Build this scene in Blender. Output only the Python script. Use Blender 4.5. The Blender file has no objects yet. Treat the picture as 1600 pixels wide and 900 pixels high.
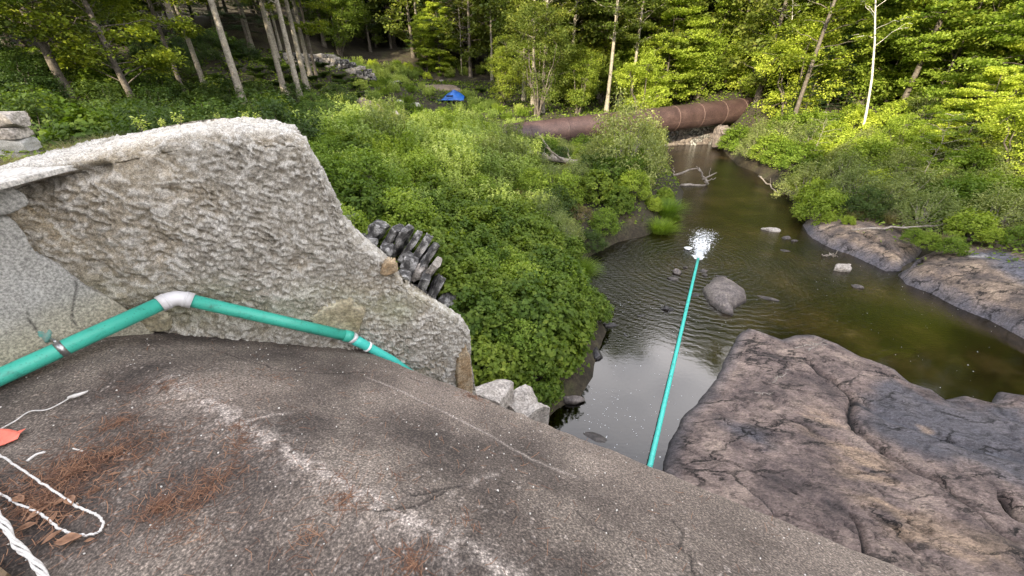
import bpy, math, random
import numpy as np
from mathutils import Vector
random.seed(7)
RNG = np.random.default_rng(7)
C = bpy.context.scene.collection
SC = bpy.context.scene
R = math.radians

# ------------------------------------------------------------------ camera, sky, sun, exposure
H = 7.0                      # camera height over the water
PITCH = 30.0
FPX = 600.0                  # focal length in pixels of the 1600 wide photograph
cam_d = bpy.data.cameras.new('camera'); cam = bpy.data.objects.new('camera', cam_d); C.objects.link(cam)
cam.location = (0, 0, H); cam.rotation_euler = (R(90 - PITCH), 0, 0)
cam_d.sensor_width = 36; cam_d.lens = 36 * FPX / 1600; cam_d.clip_start = .05; cam_d.clip_end = 1000
SC.camera = cam
SUN_EL = 21.0
SUN_TO = Vector((0.50, 0.86, 0)).normalized()          # horizontal direction the light travels
w = bpy.data.worlds.new('World'); SC.world = w; w.use_nodes = True
nt = w.node_tree; nt.nodes.clear()
sky = nt.nodes.new('ShaderNodeTexSky'); sky.sky_type = 'NISHITA'; sky.sun_disc = False
sky.sun_elevation = R(SUN_EL)
sky.sun_rotation = math.atan2(-SUN_TO.x, -SUN_TO.y)
sky.dust_density = 1.5; sky.air_density = 1.0
# thin high cloud mixed into the sky
tc = nt.nodes.new('ShaderNodeTexCoord'); mp = nt.nodes.new('ShaderNodeMapping'); mp.inputs['Scale'].default_value = (1.2, 1.2, 3.0)
nz = nt.nodes.new('ShaderNodeTexNoise'); nz.inputs['Scale'].default_value = 2.2; nz.inputs['Detail'].default_value = 6
cr = nt.nodes.new('ShaderNodeValToRGB'); cr.color_ramp.elements[0].position = .30; cr.color_ramp.elements[1].position = .55
mx = nt.nodes.new('ShaderNodeMixRGB'); mx.inputs['Color2'].default_value = (14.0, 13.4, 13.5, 1)
bg = nt.nodes.new('ShaderNodeBackground'); bg.inputs['Strength'].default_value = 0.15
wo = nt.nodes.new('ShaderNodeOutputWorld')
nt.links.new(tc.outputs['Generated'], mp.inputs['Vector']); nt.links.new(mp.outputs[0], nz.inputs['Vector'])
nt.links.new(nz.outputs['Fac'], cr.inputs['Fac']); sxyz = nt.nodes.new('ShaderNodeSeparateXYZ'); nt.links.new(tc.outputs['Generated'], sxyz.inputs[0])
mrz = nt.nodes.new('ShaderNodeMapRange'); mrz.inputs['From Min'].default_value = .60; mrz.inputs['From Max'].default_value = .88; mrz.inputs['To Min'].default_value = 1; mrz.inputs['To Max'].default_value = .30
nt.links.new(sxyz.outputs['Z'], mrz.inputs['Value']); mlz = nt.nodes.new('ShaderNodeMath'); mlz.operation = 'MULTIPLY'
nt.links.new(cr.outputs['Color'], mlz.inputs[0]); nt.links.new(mrz.outputs[0], mlz.inputs[1]); nt.links.new(mlz.outputs[0], mx.inputs['Fac'])
nt.links.new(sky.outputs[0], mx.inputs['Color1']); nt.links.new(mx.outputs[0], bg.inputs['Color']); nt.links.new(bg.outputs[0], wo.inputs[0])
sd = bpy.data.lights.new('sun', 'SUN'); sun = bpy.data.objects.new('sun', sd); C.objects.link(sun)
sd.energy = 5.0; sd.angle = R(.6); sd.color = (1.0, .86, .62)
el = R(SUN_EL)
ldir = Vector((SUN_TO.x * math.cos(el), SUN_TO.y * math.cos(el), -math.sin(el)))
sun.rotation_euler = ldir.to_track_quat('-Z', 'Y').to_euler()
sun.location = (-20, -30, 40)
SC.view_settings.view_transform = 'Standard'; SC.view_settings.look = 'None'
SC.view_settings.gamma = 1; SC.view_settings.use_curve_mapping = False
SC.view_settings.exposure = 1.32
SC.render.engine = 'CYCLES'
SC.cycles.max_bounces = 6; SC.cycles.diffuse_bounces = 3; SC.cycles.glossy_bounces = 3
SC.cycles.transmission_bounces = 4; SC.cycles.transparent_max_bounces = 6
SC.cycles.use_denoising = True
SC.cycles.sample_clamp_indirect = 6

# ------------------------------------------------------------------ view geometry helpers
cp, sp = math.cos(R(PITCH)), math.sin(R(PITCH))
def ray(px, py):
    a = (px - 800) / FPX; d = (py - 450) / FPX
    return np.array([a, cp - d * sp, -sp - d * cp])
def U(px, py, z=0.0):
    r = ray(px, py); t = (z - H) / r[2]; return r[:2] * t
def Ud(px, py, depth):
    return ray(px, py) * depth + np.array([0, 0, H])

# ------------------------------------------------------------------ noise (numpy)
def _h(ix, iy, iz, seed):
    n = (ix.astype(np.int64) * 73856093) ^ (iy.astype(np.int64) * 19349663) ^ (iz.astype(np.int64) * 83492791) ^ (seed * 2654435761)
    n = (n ^ (n >> 13)) * 1274126177 & 0x7fffffff
    n = (n ^ (n >> 15)) * 2246822519 & 0x7fffffff
    return ((n ^ (n >> 13)) & 0xffffff) / float(0xffffff)
def vnoise(p, seed=0):
    i = np.floor(p); f = p - i; f = f * f * (3 - 2 * f); i = i.astype(np.int64)
    out = 0
    for dx in (0, 1):
        wx = f[:, 0] if dx else 1 - f[:, 0]
        for dy in (0, 1):
            wy = f[:, 1] if dy else 1 - f[:, 1]
            for dz in (0, 1):
                wz = f[:, 2] if dz else 1 - f[:, 2]
                out = out + wx * wy * wz * _h(i[:, 0] + dx, i[:, 1] + dy, i[:, 2] + dz, seed)
    return out * 2 - 1
def fbm(p, oct=4, seed=0, g=.5):
    a = 1; s = 0; t = 0
    for k in range(oct):
        s = s + a * vnoise(p * 2 ** k + 17.3 * k, seed + k); t += a; a *= g
    return s / t
def worley(p, seed=0, vec=False):
    i = np.floor(p).astype(np.int64); n = len(p)
    f1 = np.full(n, 9.); f2 = np.full(n, 9.); cid = np.zeros(n); vv = np.zeros((n, 3))
    for dx in (-1, 0, 1):
        for dy in (-1, 0, 1):
            for dz in (-1, 0, 1):
                cx, cy, cz = i[:, 0] + dx, i[:, 1] + dy, i[:, 2] + dz
                q = np.stack([cx + _h(cx, cy, cz, seed), cy + _h(cx, cy, cz, seed + 1), cz + _h(cx, cy, cz, seed + 2)], 1)
                d = np.linalg.norm(p - q, axis=1); r = _h(cx, cy, cz, seed + 3)
                m = d < f1
                f2 = np.where(m, f1, np.minimum(f2, d)); cid = np.where(m, r, cid); f1 = np.where(m, d, f1)
                if vec: vv = np.where(m[:, None], p - q, vv)
    return (f1, f2, cid, vv) if vec else (f1, f2, cid)
def p3(x, y, z=0.0, s=1.0):
    x = np.asarray(x, float); return np.stack([x * s, np.asarray(y, float) * s, np.broadcast_to(np.asarray(z, float) * s, x.shape)], 1)
def sstep(a, b, x):
    t = np.clip((x - a) / (b - a), 0, 1); return t * t * (3 - 2 * t)
def seg_dist(P, poly, closed=False):
    """distance of points P (N,2) to a polyline, and whether inside when closed"""
    poly = np.asarray(poly, float); B = np.roll(poly, -1, 0) if closed else poly[1:]; A = poly if closed else poly[:-1]
    best = np.full(len(P), 1e9); ins = np.zeros(len(P), bool)
    for a, b in zip(A, B):
        ab = b - a; t = np.clip(((P - a) @ ab) / max(ab @ ab, 1e-9), 0, 1)
        d = np.hypot(*(P - a - t[:, None] * ab).T); best = np.minimum(best, d)
        if closed:
            c = ((a[1] > P[:, 1]) != (b[1] > P[:, 1]))
            xx = (b[0] - a[0]) * (P[:, 1] - a[1]) / ((b[1] - a[1]) if abs(b[1] - a[1]) > 1e-9 else 1e-9) + a[0]
            ins ^= c & (P[:, 0] < xx)
    return best, ins
def sdist(P, poly):
    d, i = seg_dist(P, poly, True); return np.where(i, d, -d)      # positive inside

# ------------------------------------------------------------------ mesh helpers
def mk(name, V, F, mat, parent=None, smooth=False, attrs=None, link=True):
    V = np.asarray(V, np.float32); me = bpy.data.meshes.new(name)
    if isinstance(F, np.ndarray):
        n, k = F.shape
        me.vertices.add(len(V)); me.vertices.foreach_set('co', V.ravel())
        me.loops.add(n * k); me.loops.foreach_set('vertex_index', F.astype(np.int32).ravel())
        me.polygons.add(n); me.polygons.foreach_set('loop_start', np.arange(0, n * k, k, dtype=np.int32))
        me.polygons.foreach_set('loop_total', np.full(n, k, np.int32)); me.update(calc_edges=True)
    else:
        me.from_pydata([tuple(map(float, v)) for v in V], [], [tuple(int(i) for i in f) for f in F])
    if attrs:
        for an, (dom, arr) in attrs.items():
            at = me.attributes.new(an, 'FLOAT', dom); at.data.foreach_set('value', np.asarray(arr, np.float32))
    if smooth: me.polygons.foreach_set('use_smooth', np.ones(len(me.polygons), bool))
    me.materials.append(mat)
    o = bpy.data.objects.new(name, me); C.objects.link(o)
    if parent: o.parent = parent
    return o
def tag(o, label=None, cat=None, group=None, kind=None):
    if label: o['label'] = label
    if cat: o['category'] = cat
    if group: o['group'] = group
    if kind: o['kind'] = kind
    return o
def thing(name, label, cat, loc=(0, 0, 0), group=None):
    o = bpy.data.objects.new(name, None); C.objects.link(o); o.location = loc; o.empty_display_size = .2
    return tag(o, label, cat, group)
def dup(root, loc, rz=0, sc=1.0, label=None, group=None, cat=None, tilt=(0, 0)):
    r = root.copy(); C.objects.link(r); r.location = loc; r.rotation_euler = (tilt[0], tilt[1], rz)
    r.scale = (sc, sc, sc) if not hasattr(sc, '__len__') else sc
    for k, v in (('label', label), ('group', group), ('category', cat)):
        if v: r[k] = v
        elif k == 'group' and k in r.keys(): del r[k]
    for ch in root.children:
        c = ch.copy(); C.objects.link(c); c.parent = r
    return r
def grid_faces(nu, nv):
    i = np.arange(nu - 1)[:, None] * nv + np.arange(nv - 1)[None, :]; i = i.ravel()
    return np.stack([i, i + nv, i + nv + 1, i + 1], 1)
def tube_arrays(pts, rad, sides=6, cap=True, v0=0):
    pts = np.asarray(pts, float); n = len(pts); rad = np.broadcast_to(np.asarray(rad, float), (n,))
    T = np.gradient(pts, axis=0); T /= np.linalg.norm(T, axis=1)[:, None] + 1e-9
    ref = np.array([0, 0, 1.]) if abs(T[0][2]) < .9 else np.array([1., 0, 0])
    V = []
    prev = np.cross(T[0], ref); prev /= np.linalg.norm(prev)
    an = np.arange(sides) / sides * 2 * np.pi
    for k in range(n):
        a = prev - T[k] * (prev @ T[k]); a /= np.linalg.norm(a) + 1e-9; b = np.cross(T[k], a); prev = a
        V.append(pts[k] + rad[k] * (np.cos(an)[:, None] * a + np.sin(an)[:, None] * b))
    V = np.concatenate(V); F = []
    j = np.arange(sides); jn = (j + 1) % sides
    for k in range(n - 1):
        F.append(np.stack([k * sides + j, k * sides + jn, (k + 1) * sides + jn, (k + 1) * sides + j], 1))
    F = np.concatenate(F)
    if cap:
        c0, c1 = len(V), len(V) + 1; V = np.concatenate([V, pts[:1], pts[-1:]])
        F = np.concatenate([F, np.stack([np.full(sides, c0), jn, j, j], 1)[:, [0, 1, 2, 2]], np.stack([np.full(sides, c1), (n - 1) * sides + j, (n - 1) * sides + jn, (n - 1) * sides + jn], 1)])
    return V, F + v0
class MB:
    def __init__(s): s.V = []; s.F = []; s.n = 0
    def tube(s, pts, rad, sides=6, cap=False):
        V, F = tube_arrays(pts, rad, sides, cap); s.add(V, F)
    def add(s, V, F): s.V.append(V); s.F.append(F + s.n); s.n += len(V)
    def lists(s):
        V = np.concatenate(s.V); F = np.concatenate(s.F); return V, F
    def build(s, name, mat, parent=None, smooth=True):
        V, F = s.lists()
        FF = [tuple(dict.fromkeys(f)) for f in F.tolist()] if (F[:, 2] == F[:, 3]).any() else F
        return mk(name, V, FF, mat, parent, smooth)

# ------------------------------------------------------------------ materials
def mat(name):
    m = bpy.data.materials.new(name); m.use_nodes = True; nt = m.node_tree; nt.nodes.clear()
    o = nt.nodes.new('ShaderNodeOutputMaterial'); b = nt.nodes.new('ShaderNodeBsdfPrincipled'); nt.links.new(b.outputs[0], o.inputs[0])
    def N(t, **kw):
        n = nt.nodes.new('ShaderNode' + t)
        for k, v in kw.items():
            if k in n.inputs.keys(): n.inputs[k].default_value = v
            else: setattr(n, k, v)
        return n
    L = nt.links.new
    return m, b, N, L, o
def ramp(N, stops):
    r = N('ValToRGB'); e = r.color_ramp.elements
    while len(e) < len(stops): e.new(.5)
    for k, (p, c) in enumerate(stops):
        e[k].position = p; e[k].color = (c[0], c[1], c[2], 1) if hasattr(c, '__len__') else (c, c, c, 1)
    return r
def rock_mat(name, cols, scale=3.0, bump=.02, rough=.85, spots=None, wet=False, detail=9, speck=60.0, attr=None, streak=False, contrast=.8, fleck=None, cracks=False):
    m, b, N, L, o = mat(name)
    g = N('TexCoord'); n1 = N('TexNoise', Scale=scale, Detail=detail, Roughness=.62); n2 = N('TexNoise', Scale=speck, Detail=3.0, Roughness=.7)
    L(g.outputs['Object'], n1.inputs['Vector'])
    if streak:
        mpp = N('Mapping'); mpp.inputs['Rotation'].default_value = (0, 0, R(28)); mpp.inputs['Scale'].default_value = (.7, 1.7, 1.0); L(g.outputs['Object'], mpp.inputs['Vector']); L(mpp.outputs[0], n2.inputs['Vector'])
    else: L(g.outputs['Object'], n2.inputs['Vector'])
    cols = [(p_, tuple(q_ * .87 for q_ in c_)) for p_, c_ in cols]
    r1 = ramp(N, cols); L(n1.outputs['Fac'], r1.inputs['Fac'])
    r2 = ramp(N, fleck or [(.35, .45), (.5, 1.0), (.66, 1.7)]); L(n2.outputs['Fac'], r2.inputs['Fac'])
    mu = N('MixRGB', blend_type='MULTIPLY'); mu.inputs['Fac'].default_value = contrast; L(r2.outputs[0], mu.inputs['Color2'])
    last = r1.outputs[0]
    if spots:
        n3 = N('TexNoise', Scale=spots[0], Detail=4.0); L(g.outputs['Object'], n3.inputs['Vector'])
        r3 = ramp(N, [(spots[1], 0), (spots[1] + .04, 1)]); L(n3.outputs['Fac'], r3.inputs['Fac'])
        mm = N('MixRGB'); L(r3.outputs[0], mm.inputs['Fac']); L(last, mm.inputs['Color1']); mm.inputs['Color2'].default_value = (*spots[2], 1); last = mm.outputs[0]
    if attr:
        for an, col, k in attr:
            at = N('Attribute', attribute_name=an); mm = N('MixRGB'); ml = N('Math', operation='MULTIPLY'); ml.use_clamp = True
            L(at.outputs['Fac'], ml.inputs[0]); ml.inputs[1].default_value = k
            L(ml.outputs[0], mm.inputs['Fac']); L(last, mm.inputs['Color1']); mm.inputs['Color2'].default_value = (*col, 1); last = mm.outputs[0]
    L(last, mu.inputs['Color1']); last = mu.outputs[0]
    if wet:                                    # dark wet band just above the water line (world height)
        ge = N('NewGeometry'); sx = N('SeparateXYZ'); L(ge.outputs['Position'], sx.inputs[0])
        rr = ramp(N, [(.03, .35), (.12, 1.0)]); L(sx.outputs['Z'], rr.inputs['Fac'])
        mm = N('MixRGB', blend_type='MULTIPLY'); mm.inputs['Fac'].default_value = 1; L(last, mm.inputs['Color1']); L(rr.outputs[0], mm.inputs['Color2']); last = mm.outputs[0]
    if cracks:                                 # foliation cracks and pits, finer than the mesh
        cm = N('Mapping'); cm.inputs['Rotation'].default_value = (0, 0, R(28)); cm.inputs['Scale'].default_value = (.45, 1.25, 1.0); L(g.outputs['Object'], cm.inputs['Vector'])
        wn = N('TexNoise', Scale=2.2, Detail=8.0, Roughness=.65); L(cm.outputs[0], wn.inputs['Vector']); wm = N('VectorMath', operation='MULTIPLY_ADD'); wm.inputs[1].default_value = (.9, .9, .9); L(wn.outputs['Color'], wm.inputs[0]); L(cm.outputs[0], wm.inputs[2])
        hts = []
        for sc__, wd__, dk in ((1.1, .030, .16), (3.6, .045, .45)):
            vo = N('TexVoronoi', feature='DISTANCE_TO_EDGE', Scale=sc__); L(wm.outputs[0], vo.inputs['Vector'])
            nm_ = N('TexNoise', Scale=1.3 * sc__, Detail=3.0); L(g.outputs['Object'], nm_.inputs['Vector']); mk_ = ramp(N, [(.42, 1.0), (.56, dk)]); L(nm_.outputs['Fac'], mk_.inputs['Fac'])
            rv = ramp(N, [(wd__ * .3, 0.0), (wd__, 1.0)]); L(vo.outputs['Distance'], rv.inputs['Fac']); mxv = N('Math', operation='MAXIMUM'); L(rv.outputs[0], mxv.inputs[0]); L(mk_.outputs[0], mxv.inputs[1])
            mm = N('MixRGB', blend_type='MULTIPLY'); mm.inputs['Fac'].default_value = 1; L(last, mm.inputs['Color1']); L(mxv.outputs[0], mm.inputs['Color2']); last = mm.outputs[0]; hts.append(mxv)
        fn = N('TexNoise', Scale=9.0, Detail=12.0, Roughness=.78); L(wm.outputs[0], fn.inputs['Vector']); fr = ramp(N, [(.36, .45), (.50, 1.0), (.62, 1.45)]); L(fn.outputs['Fac'], fr.inputs['Fac'])
        mm = N('MixRGB', blend_type='MULTIPLY'); mm.inputs['Fac'].default_value = .9; L(last, mm.inputs['Color1']); L(fr.outputs[0], mm.inputs['Color2']); last = mm.outputs[0]
    L(last, b.inputs['Base Color']); b.inputs['Roughness'].default_value = rough
    bp = N('Bump', Strength=.9, Distance=bump); ad = N('Math', operation='ADD'); L(n1.outputs['Fac'], ad.inputs[0]); ml = N('Math', operation='MULTIPLY'); ml.inputs[1].default_value = .35
    L(n2.outputs['Fac'], ml.inputs[0]); L(ml.outputs[0], ad.inputs[1]); hl = ad.outputs[0]
    if cracks:
        for hh_, k_ in ((hts[0].outputs[0], 1.2), (hts[1].outputs[0], .5), (fn.outputs['Fac'], 1.6)):
            ma = N('Math', operation='MULTIPLY_ADD'); ma.inputs[1].default_value = k_; L(hh_, ma.inputs[0]); L(hl, ma.inputs[2]); hl = ma.outputs[0]
    L(hl, bp.inputs['Height']); L(bp.outputs[0], b.inputs['Normal'])
    return m
def plain(name, col, rough=.6, noise=0.0, nscale=8.0, spec=.5, metal=0, col2=None):
    m, b, N, L, o = mat(name)
    b.inputs['Roughness'].default_value = rough; b.inputs['Metallic'].default_value = metal; b.inputs['Specular IOR Level'].default_value = spec
    if noise or col2:
        g = N('TexCoord'); n = N('TexNoise', Scale=nscale, Detail=6.0); L(g.outputs['Object'], n.inputs['Vector'])
        c2 = col2 or tuple(c * (1 - noise) for c in col)
        r = ramp(N, [(.35, c2), (.65, col)]); L(n.outputs['Fac'], r.inputs['Fac']); L(r.outputs[0], b.inputs['Base Color'])
    else: b.inputs['Base Color'].default_value = (*col, 1)
    return m
def leaf_mat(name, dark, mid, light, trans=.35, objvar=.25, rough=.55):
    m, b, N, L, o = mat(name)
    at = N('Attribute', attribute_name='rnd'); r = ramp(N, [(0, dark), (.55, mid), (1, light)]); L(at.outputs['Fac'], r.inputs['Fac'])
    oi = N('ObjectInfo'); hs = N('HueSaturation'); mr = N('MapRange'); L(oi.outputs['Random'], mr.inputs['Value'])
    mr.inputs['To Min'].default_value = 1 - objvar; mr.inputs['To Max'].default_value = 1 + objvar
    L(mr.outputs[0], hs.inputs['Value']); mh = N('MapRange'); mh.inputs['To Min'].default_value = .515; mh.inputs['To Max'].default_value = .487
    L(oi.outputs['Random'], mh.inputs['Value']); L(mh.outputs[0], hs.inputs['Hue']); L(r.outputs[0], hs.inputs['Color'])
    L(hs.outputs[0], b.inputs['Base Color']); b.inputs['Roughness'].default_value = rough; b.inputs['Specular IOR Level'].default_value = .25
    tr = N('BsdfTranslucent'); br = N('MixRGB', blend_type='MULTIPLY'); br.inputs['Fac'].default_value = 1; br.inputs['Color2'].default_value = (1.5, 1.5, .6, 1)
    L(hs.outputs[0], br.inputs['Color1']); L(br.outputs[0], tr.inputs['Color'])
    ms = N('MixShader'); ms.inputs['Fac'].default_value = trans; L(b.outputs[0], ms.inputs[1]); L(tr.outputs[0], ms.inputs[2]); L(ms.outputs[0], o.inputs[0])
    return m

M = {}
M['leaf_maple'] = leaf_mat('leaf_maple', (0.078, 0.125, 0.016), (0.156, 0.217, 0.027), (0.246, 0.286, 0.037))
M['leaf_yellow'] = leaf_mat('leaf_yellow', (0.168, 0.235, 0.027), (0.302, 0.386, 0.050), (0.448, 0.515, 0.084), trans=.45)
M['leaf_oak'] = leaf_mat('leaf_oak', (0.072, 0.103, 0.021), (0.130, 0.171, 0.031), (0.221, 0.240, 0.048))
M['leaf_dark'] = leaf_mat('leaf_dark', (0.029, 0.056, 0.013), (0.052, 0.092, 0.019), (0.093, 0.138, 0.028))
M['leaf_hemlock'] = leaf_mat('leaf_hemlock', (0.022, 0.050, 0.020), (0.045, 0.090, 0.031), (0.084, 0.140, 0.039), trans=.15)
M['leaf_shrub'] = leaf_mat('leaf_shrub', (0.097, 0.160, 0.019), (0.181, 0.269, 0.031), (0.299, 0.377, 0.064), objvar=.3)
M['leaf_vine'] = leaf_mat('leaf_vine', (0.065, 0.109, 0.012), (0.123, 0.188, 0.021), (0.221, 0.280, 0.037), objvar=.25)
M['leaf_grey'] = leaf_mat('leaf_grey', (0.129, 0.174, 0.056), (0.241, 0.291, 0.095), (0.403, 0.437, 0.168), objvar=.2)
M['leaf_weed'] = leaf_mat('leaf_weed', (0.190, 0.258, 0.062), (0.336, 0.426, 0.101), (0.515, 0.582, 0.190), objvar=.25)
M['leaf_red'] = leaf_mat('leaf_red', (.12, .10, .04), (.20, .16, .07), (.28, .24, .11), objvar=.2)
M['grass'] = leaf_mat('grass', (.11, .18, .02), (.20, .30, .03), (.33, .43, .05), objvar=.2)
M['grass_dry'] = leaf_mat('grass_dry', (.12, .12, .05), (.20, .18, .09), (.30, .27, .15), objvar=.1)
M['flower'] = leaf_mat('flower', (.35, .26, .02), (.5, .38, .03), (.6, .48, .05), trans=.2, objvar=.05)
M['bark'] = rock_mat('bark', [(.3, (.05, .04, .03)), (.55, (.13, .11, .09)), (.75, (.22, .20, .17))], scale=5, bump=.03, speck=30)
M['bark_pale'] = rock_mat('bark_pale', [(.3, (.16, .13, .10)), (.5, (.30, .27, .22)), (.75, (.42, .39, .33))], scale=6, bump=.02, speck=30)
M['birch'] = rock_mat('birch', [(.32, (.12, .11, .10)), (.42, (.55, .52, .46)), (.75, (.72, .69, .62))], scale=5, bump=.01, speck=20)
M['driftwood'] = rock_mat('driftwood', [(.3, (.16, .13, .11)), (.5, (.32, .28, .24)), (.75, (.5, .46, .41))], scale=8, bump=.01, speck=40)
M['soil'] = rock_mat('soil', [(.3, (.02, .016, .01)), (.5, (.05, .04, .025)), (.7, (.06, .065, .025))], scale=.8, bump=.05, speck=8, rough=1)
M['dirt'] = rock_mat('dirt', [(.3, (.20, .15, .11)), (.5, (.30, .23, .17)), (.7, (.42, .34, .27))], scale=3, bump=.03, speck=25, rough=1)
M['dam'] = rock_mat('dam', [(.35, (.040, .031, .026)), (.48, (.098, .078, .065)), (.60, (.18, .148, .122)), (.76, (.28, .235, .195))], scale=1.6, bump=.012, speck=85.0, rough=.92, contrast=1.0, fleck=[(.38, .36), (.50, .82), (.59, 1.3), (.69, 2.6)],
                    attr=[('tan', (.31, .25, .205), 1.0), ('lite', (.33, .285, .25), 1.0), ('rust', (.12, .052, .03), 1.0), ('crack', (.018, .014, .012), 1.0)])
M['rubble'] = rock_mat('rubble', [(.3, (.25, .225, .18)), (.5, (.40, .372, .318)), (.7, (.56, .53, .475))], scale=14, bump=.006, speck=120.0, rough=.95,
                       attr=[('tan', (.36, .29, .19), .75), ('white', (.62, .605, .57), .55), ('deep', (.10, .09, .07), .7), ('stain', (.23, .25, .14), .55)])
M['facing'] = rock_mat('facing', [(.3, (.27, .265, .24)), (.5, (.36, .355, .33)), (.7, (.43, .43, .41))], scale=2.5, bump=.003, speck=70.0, rough=.9,
                       attr=[('tan', (.36, .32, .20), .6), ('crack', (.05, .045, .04), 1.0)])
M['slab'] = rock_mat('slab', [(.3, (.36, .34, .30)), (.6, (.52, .50, .46))], scale=6, bump=.003, speck=50.0)
M['tan_stone'] = rock_mat('tan_stone', [(.3, (.22, .19, .11)), (.5, (.34, .30, .20)), (.7, (.44, .41, .30))], scale=7, bump=.003, speck=30.0)
M['brown_stone'] = rock_mat('brown_stone', [(.3, (.20, .12, .05)), (.5, (.34, .25, .15)), (.7, (.45, .38, .27))], scale=9, bump=.006, speck=50.0)
M['bedrock'] = rock_mat('bedrock', [(.30, (.05, .040, .040)), (.43, (.14, .104, .095)), (.55, (.25, .188, .162)), (.72, (.40, .31, .25))], scale=1.3, bump=.022, speck=26.0, rough=.72, wet=True, streak=True, contrast=.6, cracks=True,
                        attr=[('crack', (.01, .009, .01), 1.0), ('slate', (.085, .085, .10), .85), ('tan', (.42, .30, .20), .6)])
M['ledge'] = rock_mat('ledge', [(.30, (.05, .042, .040)), (.45, (.15, .115, .095)), (.56, (.28, .21, .155)), (.72, (.48, .37, .26))], scale=1.5, bump=.022, speck=22.0, rough=.8, streak=True, contrast=.6, cracks=True,
                      attr=[('slate', (.12, .12, .145), .95), ('crack', (.01, .009, .008), 1.0), ('tan', (.55, .52, .48), .8)])
M['wet_rock'] = rock_mat('wet_rock', [(.3, (.07, .06, .06)), (.5, (.16, .135, .125)), (.7, (.28, .24, .21))], scale=4, bump=.02, speck=20.0, rough=.6, wet=True)
M['dark_rock'] = rock_mat('dark_rock', [(.3, (.02, .018, .02)), (.6, (.06, .055, .055)), (.8, (.11, .10, .10))], scale=4, bump=.02, speck=20.0, rough=.4)
M['wall_stone'] = rock_mat('wall_stone', [(.40, (.03, .028, .027)), (.5, (.11, .105, .10)), (.57, (.33, .32, .31)), (.75, (.52, .51, .49))], scale=4.5, bump=.02, speck=30.0)
M['pale_stone'] = rock_mat('pale_stone', [(.3, (.22, .20, .17)), (.5, (.40, .36, .32)), (.7, (.55, .51, .46))], scale=4, bump=.02, speck=20.0)
M['rust'] = rock_mat('rust', [(.3, (.050, .030, .029)), (.5, (.075, .045, .043)), (.7, (.105, .066, .060))], scale=1.2, bump=.004, speck=12.0, rough=.5)
M['rust_red'] = plain('rust_red', (.16, .035, .025), .6, noise=.4, nscale=3)
M['seam'] = plain('seam', (.15, .095, .082), .7, noise=.3)
def pipe_mat(name, col, dirt):
    m, b, N, L, o = mat(name); g = N('TexCoord'); n = N('TexNoise', Scale=9.0, Detail=8.0, Roughness=.7); L(g.outputs['Object'], n.inputs['Vector'])
    r = ramp(N, [(.30, tuple(c * .42 + .01 for c in col)), (.44, col), (.72, tuple(min(c * 1.12, 1) for c in col))]); L(n.outputs['Fac'], r.inputs['Fac'])
    n2 = N('TexNoise', Scale=75.0, Detail=2.0); L(g.outputs['Object'], n2.inputs['Vector']); r2 = ramp(N, [(.60, 1.0), (.70, dirt)]); L(n2.outputs['Fac'], r2.inputs['Fac'])
    mm = N('MixRGB', blend_type='MULTIPLY'); mm.inputs['Fac'].default_value = 1; L(r.outputs[0], mm.inputs['Color1']); L(r2.outputs[0], mm.inputs['Color2'])
    L(mm.outputs[0], b.inputs['Base Color']); b.inputs['Roughness'].default_value = .42
    return m
M['teal'] = pipe_mat('teal', (.048, .40, .30), .7)
M['teal_light'] = pipe_mat('teal_light', (.062, .53, .45), .9)
M['white_pvc'] = plain('white_pvc', (.66, .65, .66), .35, noise=.12, nscale=12)
M['tape'] = plain('tape', (.85, .85, .85), .5)
M['metal'] = plain('metal', (.5, .5, .5), .35, metal=.9, noise=.4, nscale=40)
M['teal_paint'] = plain('teal_paint', (.10, .30, .26), .9, noise=.5, nscale=60, col2=(.22, .30, .26))
M['blue'] = plain('blue', (.03, .17, .62), .45, noise=.35, nscale=2)
M['black'] = plain('black', (.01, .01, .012), .6)
M['rope'] = plain('rope', (.62, .60, .57), .8, noise=.25, nscale=60)
M['orange'] = plain('orange', (.80, .19, .13), .6, noise=.2, nscale=25)
M['dry_leaf'] = plain('dry_leaf', (.30, .16, .09), .8, noise=.5, nscale=30)
M['needle'] = leaf_mat('needle', (.065, .036, .02), (.145, .075, .038), (.30, .18, .095), trans=.05, objvar=0)
M['wood'] = plain('wood', (.12, .08, .04), .8, noise=.5, nscale=20)
M['white_stone'] = plain('white_stone', (.74, .71, .66), .8, noise=.25, nscale=20)

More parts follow.
